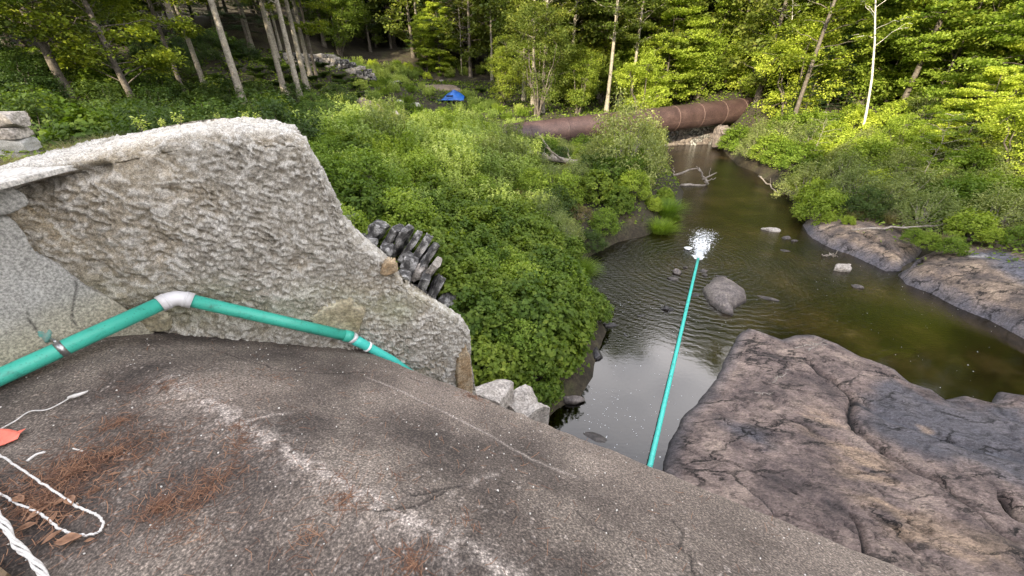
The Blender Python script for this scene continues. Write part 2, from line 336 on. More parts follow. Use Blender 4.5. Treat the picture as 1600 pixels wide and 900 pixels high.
# ------------------------------------------------------------------ terrain and river
left_bank = [(852, 660), (868, 640), (905, 622), (925, 590), (930, 560), (948, 515), (905, 470), (878, 440), (900, 412), (925, 398), (965, 378), (1010, 368), (1040, 352), (1062, 325), (1068, 300), (1052, 275), (1040, 255), (1034, 240), (1038, 228)]
right_bank = [(1122, 224), (1135, 240), (1152, 258), (1178, 268), (1205, 285), (1235, 310), (1256, 335), (1262, 362), (1330, 392), (1400, 420), (1450, 440), (1530, 480), (1600, 525), (1800, 640)]
RIV = [U(*p) for p in left_bank] + [U(*p) for p in right_bank] + [np.array([16., 2.]), np.array([16., -3.]), np.array([-3.0, -3.]), np.array([-3.0, 3.5])]
RIV = np.array(RIV)
CTRL = np.array([
 (-3.2, 8.2, 2.9), (-5, 5, 4.4), (-1.2, 5.2, 1.6), (0, 6, .7), (-1.6, 8.5, 2.0), (-6, 12, 3.6), (-2.5, 12, 2.3), (0, 10, 1.0), (-8, 20, 3.9), (-3, 20, 2.9), (1, 17, 1.2), (2, 24, 1.3), (-4, 28, 3.2),
 (0, 32, 2.0), (4, 30, .9), (-5, 38, 3.3), (-2, 44, 3.4), (-9, 54, 5.0), (-4, 52, 4.4), (-14, 42, 5.4), (-20, 44, 7.0), (-15, 28, 4.6), (-10, 14, 4.5), (-7, 5, 5.0), (-14, 8, 5.6), (-5, 1, 5.2), (-25, 22, 6.5), (-30, 40, 9.0), (-34, 62, 13), (-14, 70, 9.5),
 (4, 60, 5.5), (0, 75, 8), (-5, 110, 27), (30, 110, 28), (-50, 100, 34), (-25, 95, 24), (60, 100, 24),
 (14, 14, 1.0), (20, 17, 1.0), (16, 22, .9), (21, 24, 1.8), (28, 22, 2.4), (30, 30, 4.2), (18, 33, 2.2), (14, 38, 2.4), (12, 44, 3.0), (24, 42, 5.0), (42, 36, 8.5), (38, 24, 4.6), (48, 60, 14), (22, 60, 8), (9, 50, 3.6),
 (30, 6, 3.0), (45, 5, 7), (20, -10, 5), (0, -12, 4.6), (-11.5, 9.2, 5.0), (-15, -8, 5.4), (-30, 0, 8), (-60, 20, 16), (-10, -28, 11), (-24, -26, 12), (8, -32, 10), (-18, -48, 16), (10, -60, 15), (40, -30, 12), (-50, -30, 16), (70, 30, 18), (-70, 70, 28)], float)  # includes ground raised behind the dam to help block the low sun
def ground(x, y, fine=True):
    x = np.atleast_1d(np.asarray(x, float)); y = np.atleast_1d(np.asarray(y, float)); P = np.stack([x, y], 1)
    d2 = (x[:, None] - CTRL[:, 0]) ** 2 + (y[:, None] - CTRL[:, 1]) ** 2 + .6
    wt = d2 ** -1.6; base = (wt * CTRL[:, 2]).sum(1) / wt.sum(1)
    s = -sdist(P, RIV)                                           # >0 on land
    z = np.where(s > 0, .02 + (base - .02) * (1 - np.exp(-s / 1.3)), -.55 * (1 - np.exp(s / .5)))
    if fine: z = z + np.where(s > 0, fbm(p3(x, y, 0, .35), 4, 5) * .22 * np.clip(s / 2, 0, 1), 0)
    return z
def gz(x, y): return float(ground(x, y)[0])
def on_ground(px, py, up=0.0):
    r = ray(px, py); ts = np.linspace(2, 140, 700); X = r[None, :] * ts[:, None]
    g = ground(X[:, 0], X[:, 1]) + up; hit = np.nonzero(X[:, 2] + H < g)[0]
    k = hit[0] if len(hit) else -1
    return np.array([X[k, 0], X[k, 1], g[k] - up])
def axis(lo, hi, a, b, fine, coarse):
    out = [a]; v = a; st = fine
    while v > lo: st *= 1.12; st = min(st, coarse); v -= st; out.insert(0, v)
    out += list(np.arange(a + fine, b, fine)); v = out[-1]; st = fine
    while v < hi: st *= 1.12; st = min(st, coarse); v += st; out.append(v)
    return np.array(out)
gx = axis(-140, 150, -14, 26, .22, 6); gy = axis(-110, 220, 2, 46, .22, 6)
XX, YY = np.meshgrid(gx, gy, indexing='ij'); x, y = XX.ravel(), YY.ravel()
zz = ground(x, y)
far = np.hypot(x, y - 20); zz = zz + np.clip(far - 110, 0, 999) * .12
# keep the soil below the dam and its wing wall
zz = np.where((.466 * x + .885 * y < 2.3) & (.466 * x + .885 * y > -2.5), np.minimum(zz, 3.2), zz)
LG1 = [(1256, 352), (1268, 372), (1300, 388), (1330, 398), (1360, 412), (1385, 424), (1408, 424), (1426, 412), (1442, 398), (1432, 378), (1400, 360), (1370, 350), (1345, 340), (1300, 334), (1266, 342)]
LG2 = [(1404, 430), (1416, 444), (1445, 455), (1500, 482), (1545, 500), (1600, 528), (1700, 580), (1900, 660), (1900, 500), (1700, 415), (1600, 378), (1530, 370), (1485, 378), (1452, 398), (1425, 412)]
for lg_ in (LG1, LG2):
    dl = sdist(np.stack([x, y], 1), np.array([U(*p) for p in lg_])); zz = np.where(dl > -.6, np.minimum(zz, .12 + .5 * np.clip(-dl, 0, 9)), zz)
o = mk('ground', np.stack([x, y, zz], 1), grid_faces(len(gx), len(gy)), M['soil'], smooth=True); tag(o, kind='structure')

# water -------------------------------------------------------------
OUTF = U(1092, 405, .05)
def water_material():
    m, b, N, L, o = mat('river_water')
    ge = N('NewGeometry')
    n0 = N('TexNoise', Scale=.55, Detail=5.0); L(ge.outputs['Position'], n0.inputs['Vector'])
    n1 = N('TexNoise', Scale=5.0, Detail=6.0, Roughness=.7); L(ge.outputs['Position'], n1.inputs['Vector'])
    ad = N('Math', operation='ADD'); L(n0.outputs['Fac'], ad.inputs[0]); m2 = N('Math', operation='MULTIPLY'); m2.inputs[1].default_value = .45; L(n1.outputs['Fac'], m2.inputs[0]); L(m2.outputs[0], ad.inputs[1])
    r = ramp(N, [(.50, (.004, .003, .002)), (.70, (.013, .009, .003)), (.88, (.032, .021, .007)), (1.0, (.075, .052, .02))]); L(ad.outputs[0], r.inputs['Fac'])
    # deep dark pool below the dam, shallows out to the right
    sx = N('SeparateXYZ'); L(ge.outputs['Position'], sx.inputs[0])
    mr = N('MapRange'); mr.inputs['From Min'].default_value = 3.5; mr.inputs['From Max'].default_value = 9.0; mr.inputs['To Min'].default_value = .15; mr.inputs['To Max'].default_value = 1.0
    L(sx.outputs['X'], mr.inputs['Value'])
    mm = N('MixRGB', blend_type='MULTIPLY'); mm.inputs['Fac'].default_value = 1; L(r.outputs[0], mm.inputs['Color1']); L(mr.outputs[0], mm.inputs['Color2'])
    L(mm.outputs[0], b.inputs['Base Color']); b.inputs['Roughness'].default_value = .035; b.inputs['IOR'].default_value = 1.7
    b.inputs['Specular IOR Level'].default_value = .5
    # ripples: rings running out from the discharge, plus current ripples further down
    mp = N('Mapping'); mp.inputs['Location'].default_value = (-OUTF[0], -OUTF[1], 0); L(ge.outputs['Position'], mp.inputs['Vector'])
    wv = N('TexWave', wave_type='RINGS', rings_direction='Z', Scale=1.05, Distortion=7.0, Detail=4.0); wv.inputs['Detail Scale'].default_value = 1.3; L(mp.outputs[0], wv.inputs['Vector'])
    ln = N('VectorMath', operation='LENGTH'); L(mp.outputs[0], ln.inputs[0])
    fo = N('MapRange'); fo.inputs['From Min'].default_value = .5; fo.inputs['From Max'].default_value = 7.2; fo.inputs['To Min'].default_value = 1.0; fo.inputs['To Max'].default_value = .0; L(ln.outputs['Value'], fo.inputs['Value'])
    w1 = N('Math', operation='MULTIPLY'); L(wv.outputs['Fac'], w1.inputs[0]); L(fo.outputs[0], w1.inputs[1])
    mp2 = N('Mapping'); mp2.inputs['Scale'].default_value = (1.0, 1.6, 1); L(ge.outputs['Position'], mp2.inputs['Vector'])
    nr = N('TexNoise', Scale=7.5, Detail=4.0, Roughness=.6); L(mp2.outputs[0], nr.inputs['Vector'])
    # ripple strength grows away from the still pool at the dam foot
    fy = N('MapRange'); fy.inputs['From Min'].default_value = 8.5; fy.inputs['From Max'].default_value = 13.5; fy.inputs['To Min'].default_value = .05; fy.inputs['To Max'].default_value = 1.0; L(sx.outputs['Y'], fy.inputs['Value'])
    w2 = N('Math', operation='MULTIPLY'); L(nr.outputs['Fac'], w2.inputs[0]); L(fy.outputs[0], w2.inputs[1])
    w3 = N('Math', operation='MULTIPLY'); w3.inputs[1].default_value = .36; L(w1.outputs[0], w3.inputs[0])
    a2 = N('Math', operation='ADD'); L(w3.outputs[0], a2.inputs[0]); L(w2.outputs[0], a2.inputs[1])
    bp = N('Bump', Strength=1.0, Distance=.024); L(a2.outputs[0], bp.inputs['Height']); L(bp.outputs[0], b.inputs['Normal'])
    return m
M['water'] = water_material()
o = mk('river', [(-6, -2.5, 0), (40, -2.5, 0), (40, 60, 0), (-6, 60, 0)], [(0, 1, 2, 3)], M['water']); tag(o, kind='structure')

# ------------------------------------------------------------------ dam
A = np.array([-.885, .466]); Nn = np.array([.466, .885])
NE = 2.075
def uv(P): P = np.asarray(P, float); return P @ A, P @ Nn
def dam_z(n):
    t = n - .60; return 5.30 - .573 * (.5 * (t + np.sqrt(t * t + .0012))) - .02 * np.clip(-n, 0, 9)
ZE = float(dam_z(np.array([NE]))[0])
def on_dam(px, py):
    z = 5.3
    for _ in range(12):
        P = U(px, py, z); z = float(dam_z(np.array([P @ Nn]))[0])
    return np.array([P[0], P[1], z])
uu = np.concatenate([np.linspace(-16, -2.4, 60, endpoint=False), np.arange(-2.4, 4.6, .0085), np.linspace(4.6, 8, 12)])
nn = np.concatenate([np.linspace(-2.2, -.5, 12, endpoint=False), np.arange(-.5, NE - .01, .0085), [NE - .004]])
UU, NN = np.meshgrid(uu, nn, indexing='ij'); u, n = UU.ravel(), NN.ravel()
x = A[0] * u + Nn[0] * n; y = A[1] * u + Nn[1] * n; z = dam_z(n)
P2 = np.stack([x, y], 1)
lowf = fbm(p3(u, n, 0, 1.3), 4, 11); f1, f2, cid = worley(p3(u, n, 0, 42), 3); f1b, f2b, cidb = worley(p3(u, n, 0, 17), 9)
rough_m = .55 + .45 * sstep(-.3, .3, fbm(p3(u, n, 0, 2.2), 3, 31))
z = z + lowf * .018 + (cid - .5) * .0045 * rough_m * (cid > .55) + (.5 - f1) * .005 * rough_m + (cidb > .9) * (.4 - f1b).clip(0) * .018
z = z - .03 * sstep(NE - .06, NE, n) * (1 + fbm(p3(u, n, 0, 9), 3, 4)) - (cidb < .03) * (.5 - f1b).clip(0) * .03
def dpoly(pts): return np.array([on_dam(*p)[:2] for p in pts])
warp = np.stack([fbm(p3(u, n, 3, 16), 4, 41), fbm(p3(u, n, 7, 16), 4, 42)], 1) * .045
ridge = dpoly([(262, 592), (320, 625), (400, 672), (450, 705), (520, 745), (600, 792), (700, 845), (780, 893), (850, 935)])
dR, _ = seg_dist(P2 + warp * .55, ridge)
lite = (np.exp(-(dR / .034) ** 2) + .4 * np.exp(-(dR / .12) ** 2)) * sstep(-.45, .25, fbm(p3(u, n, 0, 26), 3, 8)) * (.55 + .45 * (cid > .35))
l2, _ = seg_dist(P2 + warp * .15, dpoly([(572, 588), (620, 608), (680, 638), (760, 676), (830, 716), (900, 745)]))
lite = np.maximum(lite, np.exp(-(l2 / .012) ** 2) * (.6 + .5 * fbm(p3(u, n, 0, 9), 3, 2)) * sstep(-1.2, .3, u))
l3, _ = seg_dist(P2 + warp, dpoly([(712, 780), (735, 758), (775, 740)])); lite = np.maximum(lite, np.exp(-(l3 / .022) ** 2) * .8 * sstep(-.3, .3, fbm(p3(u, n, 4, 22), 3, 18)))
l4, _ = seg_dist(P2 + warp, dpoly([(385, 657), (450, 645)])); lite = np.maximum(lite, np.exp(-(l4 / .012) ** 2) * .8)
lite = np.maximum(lite, (cid > .86) * (.2 + .8 * (cid - .86) / .14) * .8 * (f1 < .40) * rough_m); lite = np.maximum(lite, (cidb > .985) * .7 * (f1b < .25))
tan_ = .75 * sstep(.9, 2.0, n) * np.clip(.5 + .5 * lowf, 0, 1) + .6 * np.exp(-((u - 2.5) ** 2 + (n - 1.0) ** 2) / .5) * np.clip(.4 + lowf, 0, 1)
tan_ = np.maximum(tan_, sstep(NE - .10, NE - .03, n) * .7)
crack = np.zeros(len(u))
for pts, wd in ([[(640, 775), (690, 768), (720, 760)], .008], [[(1050, 812), (1065, 832), (1062, 855), (1078, 870), (1082, 900)], .006], [[(440, 578), (520, 583), (580, 580)], .007], [[(330, 545), (400, 566), (440, 578)], .005],
                [[(590, 800), (650, 790), (700, 770)], .005], [[(640, 590), (660, 597)], .008], [[(250, 600), (262, 592)], .012], [[(900, 800), (980, 850), (1010, 900)], .003]):
    dd, _ = seg_dist(P2 + warp * .5, dpoly(pts)); crack = np.maximum(crack, np.exp(-(dd / wd) ** 2) * .9)
rust = np.zeros(len(u))
for pts, wd in ([[(100, 720), (190, 690)], .10], [[(60, 800), (150, 740)], .12], [[(280, 760), (380, 700)], .05], [[(730, 618), (750, 625)], .04], [[(170, 660), (200, 650)], .05], [[(180, 610), (260, 600)], .06]):
    dd, _ = seg_dist(P2 + warp * 1.5, dpoly(pts)); rust = np.maximum(rust, .32 * np.exp(-(dd / wd) ** 2) * np.clip(.25 + fbm(p3(u, n, 0, 18), 3, 77), 0, 1))
z = z - crack * .012
V = np.stack([x, y, z], 1); F = grid_faces(len(uu), len(nn)); att = {'lite': lite, 'tan': tan_, 'crack': crack, 'rust': rust}
# downstream and upstream faces
m0 = len(V); nv = len(nn); top = np.arange(len(uu)) * nv + nv - 1; lv = [4.2, 3.6, 2.6, 1.4, .3, -1.2]
for k, zl in enumerate(lv):
    off = NE + .006 * (k + 1); xx = A[0] * uu + Nn[0] * off; yy = A[1] * uu + Nn[1] * off
    V = np.concatenate([V, np.stack([xx + .01 * fbm(p3(uu, uu * 0, zl, 3), 3, 9), yy, np.full(len(uu), zl)], 1)])
    cur = len(V) - len(uu) + np.arange(len(uu)); F = np.concatenate([F, np.stack([top[:-1], top[1:], cur[1:], cur[:-1]], 1)[:, ::-1][:, ::-1]]); top = cur
top = np.arange(len(uu)) * nv
V = np.concatenate([V, np.stack([A[0] * uu + Nn[0] * -2.25, A[1] * uu + Nn[1] * -2.25, np.full(len(uu), 1.)], 1)]); cur = len(V) - len(uu) + np.arange(len(uu))
F = np.concatenate([F, np.stack([top[:-1], cur[:-1], cur[1:], top[1:]], 1)])
att = {k: ('POINT', np.concatenate([v, np.zeros(len(V) - m0)])) for k, v in att.items()}
o = mk('concrete_dam', V, F, M['dam'], smooth=True, attrs=att); tag(o, 'weathered dark concrete dam crest running across the foreground and sloping to its edge', 'dam')

# ------------------------------------------------------------------ wing wall (eroded rubble concrete)
W0 = on_dam(200, 515)[:2]; WD = np.array([2.35, 1.03]); WD /= np.linalg.norm(WD); WN = np.array([WD[1], -WD[0]])     # WN points to the camera
def Wp(px, py, off=0.0):
    """pixel onto the wall plane moved off metres towards the camera -> (s, z)"""
    r = ray(px, py); t = ((W0 + WN * off) @ WN) / (r[:2] @ WN); P = r * t; return (P[:2] - W0) @ WD, P[2] + H
def Wxyz(s, z, off=0.0): return np.array([*(W0 + WD * s + WN * off), z])
top_px = [(-260, 320, -.8), (-100, 275, -.8), (0, 262, -.75), (60, 244, -.75), (150, 222, -.75), (230, 203, -.75), (300, 189, -.72), (350, 184, -.7), (420, 188, -.6), (458, 194, -.36), (476, 214, -.2), (497, 258, -.13), (518, 298, -.12), (530, 338, -.13), (560, 366, -.16), (606, 402, -.16), (632, 434, -.14), (690, 474, -.14), (716, 492, -.12), (727, 515, -.1), (734, 560, -.1), (739, 605, -.1), (742, 660, -.1), (746, 720, -.1)]
tp = np.array([Wp(*p) for p in top_px]); toff = np.array([p[2] for p in top_px])
order = np.maximum.accumulate(tp[:, 0] + np.arange(len(tp)) * 1e-4); tp[:, 0] = order
S1 = tp[-1, 0]
tp = tp[:-1]; toff = toff[:-1]; S1 = tp[-1, 0]
al = np.concatenate([[0], np.cumsum(np.hypot(np.diff(tp[:, 0]), .42 * np.diff(tp[:, 1])))]); ss = np.interp(np.arange(0, al[-1], .0095), al, tp[:, 0]); ss = np.maximum.accumulate(ss + np.arange(len(ss)) * 1e-7); nv_f = 250
ztop = np.interp(ss, tp[:, 0], tp[:, 1]); th = -np.interp(ss, tp[:, 0], toff)
zbot = np.full(len(ss), 1.0)
zb_vis = np.minimum(4.2, ztop - .15)
# cross-section parameter: bottom -> top front (vertical), rounding, back over the top, down the back
q1 = np.linspace(0, 1, 8, endpoint=False); q2 = np.linspace(0, 1, 190, endpoint=False); q3 = np.linspace(0, 1, 16, endpoint=False); q4 = np.linspace(0, 1, 60); 
rows = []
rr = np.minimum(.12, th * .8)
def emit(off, z): rows.append((off, z))
base_lo = np.minimum(3.4, ztop - .35)
for q in q1: emit(np.zeros_like(ss), 1.0 + (base_lo - 1.0) * q)
ZR = np.arange(3.4, 6.75, .0135)
for q in ZR: emit(-.0 * ss, np.minimum(np.maximum(q, base_lo), ztop - rr))
NF = len(q1) + len(ZR)
for q in q3: a = q * math.pi / 2; emit(-rr * (1 - math.cos(a)), ztop - rr + rr * math.sin(a))
for q in q4: emit(-rr - (th - rr) * q, ztop + 0 * ss)
for q in (.1, .4, 1.0): emit(-th - .02, ztop - (ztop - 1.0) * q)
OFF = np.array([r[0] for r in rows]).T; ZZ = np.array([r[1] for r in rows]).T; SS = np.repeat(ss[:, None], OFF.shape[1], 1)
s_, o_, z_ = SS.ravel(), OFF.ravel(), ZZ.ravel()
nvv = OFF.shape[1]
# normals of the smooth surface (in s, off, z space)
G = np.stack([SS, OFF, ZZ], 2); du = np.gradient(G, axis=0); dv = np.gradient(G, axis=1); nm = np.cross(du, dv); nm /= np.linalg.norm(nm, axis=2)[:, :, None] + 1e-9
if nm[50, NF + 40][2] < 0: nm = -nm
nm[:, :NF] = (0, 1, 0)
nm = nm.reshape(-1, 3)
ca, sa = math.cos(R(24)), math.sin(R(24))
def flakeco(f, st, seed):
    wq = np.stack([fbm(p3(s_, z_, o_, 5), 3, seed), fbm(p3(s_, z_, o_, 5), 3, seed + 1)], 1) * .05
    a_ = (s_ + wq[:, 0]) * ca - (z_ + wq[:, 1]) * sa; b_ = (s_ + wq[:, 0]) * sa + (z_ + wq[:, 1]) * ca
    return np.stack([a_ * f, b_ * f * st, o_ * f * 1.3], 1)
g1, g2, gi, gv = worley(flakeco(20, 1.7, 60), 21, True); h1, h2, hi, hv = worley(flakeco(48, 1.5, 70), 33, True)
def tiltd(v, c): a = c * 97.0; return v[:, 0] * np.cos(a) * .5 + v[:, 1] * (.55 + .45 * np.sin(a * 1.7))
big = fbm(np.stack([s_, z_, o_], 1) * 1.6, 4, 50)
amp = (.55 + .75 * sstep(-.35, .35, fbm(np.stack([s_, z_, o_], 1) * 2.2, 3, 150))) * np.where(o_ < -.03, .55, 1.0)
disp = big * .07 + amp * ((gi - .5) * .022 + tiltd(gv, gi) * .034 + np.clip(g2 - g1, 0, .12) * .05 + (hi - .5) * .010 + tiltd(hv, hi) * .014) - .035 * sstep(.25, .5, fbm(np.stack([s_, z_, o_], 1) * 4.5, 3, 160)) + fbm(np.stack([s_, z_, o_], 1) * 30, 3, 5) * .004
# undercut foot of the wall behind the pipe, chip hollows
foot = np.exp(-((s_ - .35) / .5) ** 2) * np.exp(-((z_ - 5.25) / .16) ** 2) * .10
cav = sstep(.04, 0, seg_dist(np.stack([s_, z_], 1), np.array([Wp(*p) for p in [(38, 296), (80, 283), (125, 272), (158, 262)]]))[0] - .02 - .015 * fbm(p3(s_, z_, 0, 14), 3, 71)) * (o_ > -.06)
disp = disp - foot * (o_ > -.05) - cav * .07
far_end = sstep(S1 - .02, S1, s_)
V = np.stack([W0[0] + WD[0] * (s_ + nm[:, 0] * disp) + WN[0] * (o_ + nm[:, 1] * disp), W0[1] + WD[1] * (s_ + nm[:, 0] * disp) + WN[1] * (o_ + nm[:, 1] * disp), z_ + nm[:, 2] * disp], 1)
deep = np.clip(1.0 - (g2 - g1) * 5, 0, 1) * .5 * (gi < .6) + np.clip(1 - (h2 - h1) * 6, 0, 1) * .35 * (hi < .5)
tanm = np.clip(.25 + fbm(np.stack([s_, z_, o_], 1) * 2.5, 3, 81), 0, 1) * (1.1 - gi) * sstep(.6, -.6, s_ * .5) + .5 * np.clip(-(disp - .01) * 30, 0, 1)
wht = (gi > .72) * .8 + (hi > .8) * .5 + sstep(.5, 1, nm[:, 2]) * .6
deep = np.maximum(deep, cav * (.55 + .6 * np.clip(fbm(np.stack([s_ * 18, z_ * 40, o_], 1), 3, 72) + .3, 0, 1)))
stn = np.exp(-((z_ - 5.35 + .25 * (s_ - .2)) / .22) ** 2) * np.clip(.4 + fbm(np.stack([s_, z_, o_], 1) * 3, 3, 91), 0, 1)
F = grid_faces(len(ss), nvv)
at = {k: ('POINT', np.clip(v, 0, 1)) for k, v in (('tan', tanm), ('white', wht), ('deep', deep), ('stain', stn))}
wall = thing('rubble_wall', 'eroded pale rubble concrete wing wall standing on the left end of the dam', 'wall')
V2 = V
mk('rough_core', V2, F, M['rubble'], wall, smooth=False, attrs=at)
# closing end cap of the wall
ec = np.concatenate([V2[-nvv:], V2[-nvv:] + np.array([WD[0], WD[1], 0]) * .06 - np.array([WN[0], WN[1], 0]) * .10])
mk('end_face', ec, grid_faces(2, nvv), M['brown_stone'], wall)

def prism_on_wall(name, px, off_f, off_b, m, parent, fine=.03, disp=.004, seed=1, attrf=None, plane=None):
    """an irregular flat stone or facing: outline at the front plane, extruded back, gridded front with noise"""
    if plane is None: O, D, Nw = W0, WD, WN
    else: O, D, Nw = plane
    def pp(a, b):
        r = ray(a, b); t = ((O + Nw * off_f) @ Nw) / (r[:2] @ Nw); P = r * t; return [(P[:2] - O) @ D, P[2] + H]
    poly = np.array([pp(*p) for p in px]); d_e = []
    s0, s1, z0, z1 = poly[:, 0].min() - fine, poly[:, 0].max() + fine, poly[:, 1].min() - fine, poly[:, 1].max() + fine
    a = np.arange(s0, s1 + fine, fine); b = np.arange(z0, z1 + fine, fine)
    SA, ZB = np.meshgrid(a, b, indexing='ij'); P = np.stack([SA.ravel(), ZB.ravel()], 1)
    # pull the outside vertices onto the outline and turn them back
    sd_ = sdist(P + fbm(p3(P[:, 0], P[:, 1], seed, 9), 3, seed)[:, None] * .012, poly)
    edge = sstep(-fine * .6, fine * 1.0, sd_)
    off = off_b + (off_f - off_b) * edge ** .5 + disp * fbm(p3(P[:, 0], P[:, 1], seed, 6), 4, seed + 3)
    keep = sd_ > -fine * 1.5
    Fq = grid_faces(len(a), len(b)); Fq = Fq[keep[Fq].all(1)]
    Vq = np.stack([O[0] + D[0] * P[:, 0] + Nw[0] * off, O[1] + D[1] * P[:, 0] + Nw[1] * off, P[:, 1]], 1)
    at = attrf(P[:, 0], P[:, 1], pp) if attrf else None
    idx = np.unique(Fq); remap = np.full(len(Vq), -1); remap[idx] = np.arange(len(idx))
    if at: at = {k: ('POINT', v[idx]) for k, v in at.items()}
    return mk(name, Vq[idx], remap[Fq], m, parent, smooth=True, attrs=at)
# smooth facing that survives at the left, in a plane turned a little towards us
PB0 = on_dam(0, 600)[:2]; PB1 = np.array(Wxyz(*Wp(205, 482, .05), .05))[:2]
BD = PB1 - PB0; BD /= np.linalg.norm(BD); BN = np.array([BD[1], -BD[0]])
def fac_attr(s, z, pp):
    P = np.stack([s, z], 1); wq = fbm(p3(s, z, 0, 8), 4, 3)[:, None] * .03
    c = np.zeros(len(s))
    for pts, wd in ([[(112, 425), (119, 445), (113, 470), (111, 490), (113, 505), (120, 515)], .005], [[(42, 490), (50, 505), (58, 514)], .005]):
        dd, _ = seg_dist(P + wq, np.array([pp(*p) for p in pts])); c = np.maximum(c, np.exp(-(dd / wd) ** 2))
    sp_ = worley(p3(s, z, 0, 11), 5); c = np.maximum(c, ((sp_[2] > .9) & (sp_[0] < .22 * (1 + 1 * fbm(p3(s, z, 0, 30), 2, 6)))) * .6)
    t = sstep(5.72, 5.4, z - .05 * fbm(p3(s, z, 0, 5), 3, 1)) * .9
    return {'crack': c, 'tan': t}
prism_on_wall('smooth_facing', [(-420, 360), (-200, 335), (-20, 330), (18, 338), (30, 348), (62, 396), (112, 424), (150, 452), (200, 480), (245, 520), (240, 545), (100, 640), (-200, 800), (-500, 800)], 0.0, -.14, M['facing'], wall, fine=.012, disp=.006, seed=4, attrf=fac_attr, plane=(PB0, BD, BN))
prism_on_wall('coping_block', [(-300, 300), (-60, 290), (0, 287), (22, 291), (42, 303), (50, 318), (46, 325), (22, 337), (0, 340), (-300, 372)], .035, -.25, M['facing'], wall, fine=.012, disp=.012, seed=8, plane=(PB0, BD, BN), attrf=lambda s, z, pp: {'crack': s * 0, 'tan': s * 0})
# weathered board-like slab lying on the wall top
def slab_z(px, py, z): P = U(px, py, z); return np.array([P[0], P[1], z])
zs = float(Wp(100, 262, -.05)[1]) + .015
c = [slab_z(*p, zs) for p in [(-250, 345), (0, 286), (20, 281), (90, 263), (164, 247), (158, 240), (100, 246), (60, 251), (0, 266), (-250, 318)]]
V = np.array(c + [p - np.array([0, 0, .035]) for p in c]); n_ = len(c)
F = [tuple(range(n_))[::-1]] + [tuple(range(n_, 2 * n_))] + [(k, (k + 1) % n_, n_ + (k + 1) % n_, n_ + k) for k in range(n_)]
o = mk('stone_slab', V, F, M['slab']); bv = o.modifiers.new('b', 'BEVEL'); bv.width = .006; bv.segments = 2
tag(o, 'long flat pale slab lying on top of the eroded wall at the left edge', 'slab')
prism_on_wall('tan_patch', [(482, 498), (505, 482), (528, 474), (548, 470), (560, 480), (572, 486), (568, 500), (560, 522), (545, 530), (490, 512)], .05, -.04, M['tan_stone'], wall, fine=.012, disp=.008, seed=12)
prism_on_wall('tan_patch', [(205, 500), (240, 492), (262, 500), (262, 520), (200, 522)], .03, -.05, M['tan_stone'], wall, fine=.012, disp=.008, seed=13)
prism_on_wall('embedded_cobble', [(594, 430), (598, 418), (608, 410), (620, 412), (624, 424), (612, 430), (602, 434)], .055, -.05, M['brown_stone'], wall, fine=.01, disp=.008, seed=14)
prism_on_wall('embedded_cobble', [(712, 592), (716, 560), (728, 540), (736, 560), (740, 600), (738, 640), (722, 640)], .05, -.05, M['brown_stone'], wall, fine=.012, disp=.01, seed=15)

# ------------------------------------------------------------------ teal pipe on the dam
def Wpt(px, py, off): return Wxyz(*Wp(px, py, off), off)
def Bpt(px, py, off):
    r = ray(px, py); t = ((PB0 + BN * off) @ BN) / (r[:2] @ BN); P = r * t; return np.array([P[0], P[1], P[2] + H])
bend = Wpt(274, 464, .14); pl = Bpt(0, 589, .09); plo = pl + (pl - bend) * 1.1
e1 = Wpt(542, 525, .10); redu = Wpt(553, 530, .10); tipp = Wpt(612, 562, .07)
RB = .052
pipe = thing('drain_pipe', 'teal plastic siphon pipe with white elbow bent against the rubble wall', 'pipe')
d1 = (bend - plo) / np.linalg.norm(bend - plo); d2 = (e1 - bend) / np.linalg.norm(e1 - bend)
mb = MB(); mb.tube([plo, bend - d1 * .07], RB, 24, True); mb.build('pipe_run', M['teal'], pipe)
mb = MB(); mb.tube([bend + d2 * .07, e1], RB * .97, 24, True); mb.build('pipe_run', M['teal'], pipe)
pts = [bend - d1 * .105, bend - d1 * .06]
for q in np.linspace(0, 1, 9)[1:-1]: pts.append((1 - q) ** 2 * (bend - d1 * .06) + 2 * q * (1 - q) * bend + q * q * (bend + d2 * .06))
pts += [bend + d2 * .06, bend + d2 * .105]
mb = MB(); mb.tube(pts, [RB * 1.16] * 2 + [RB * 1.10] * 7 + [RB * 1.16] * 2, 28, True)
for c_, d_ in ((bend - d1 * .062, d1), (bend + d2 * .062, d2)): mb.tube([c_ - d_ * .008, c_ + d_ * .008], RB * 1.2, 28, True)
mb.build('elbow', M['white_pvc'], pipe)
d3 = (redu - e1) / np.linalg.norm(redu - e1); d4 = (tipp - redu) / np.linalg.norm(tipp - redu)
mb = MB(); mb.tube([e1 - d2 * .03, e1 + d2 * .05], RB * 1.08, 24, True); mb.build('coupling', M['teal'], pipe)
mb = MB(); mb.tube([e1 + d2 * .045, redu], [RB * 1.12, RB * 1.05], 24, True); mb.build('clamp', M['white_pvc'], pipe)
mid = redu + d4 * .34
mb = MB(); mb.tube([redu, redu + d4 * .06, redu + d4 * .2, tipp, tipp + d4 * .5 + np.array([0, 0, -.1])], [RB, RB * .97, RB * .88, RB * .82, RB * .82], 24, True); mb.build('reducer_run', M['teal_light'], pipe)
mb = MB(); k = redu + d4 * .16; mb.tube([k, k + d4 * .022], RB * 1.03, 24, True); mb.build('tape_band', M['tape'], pipe)
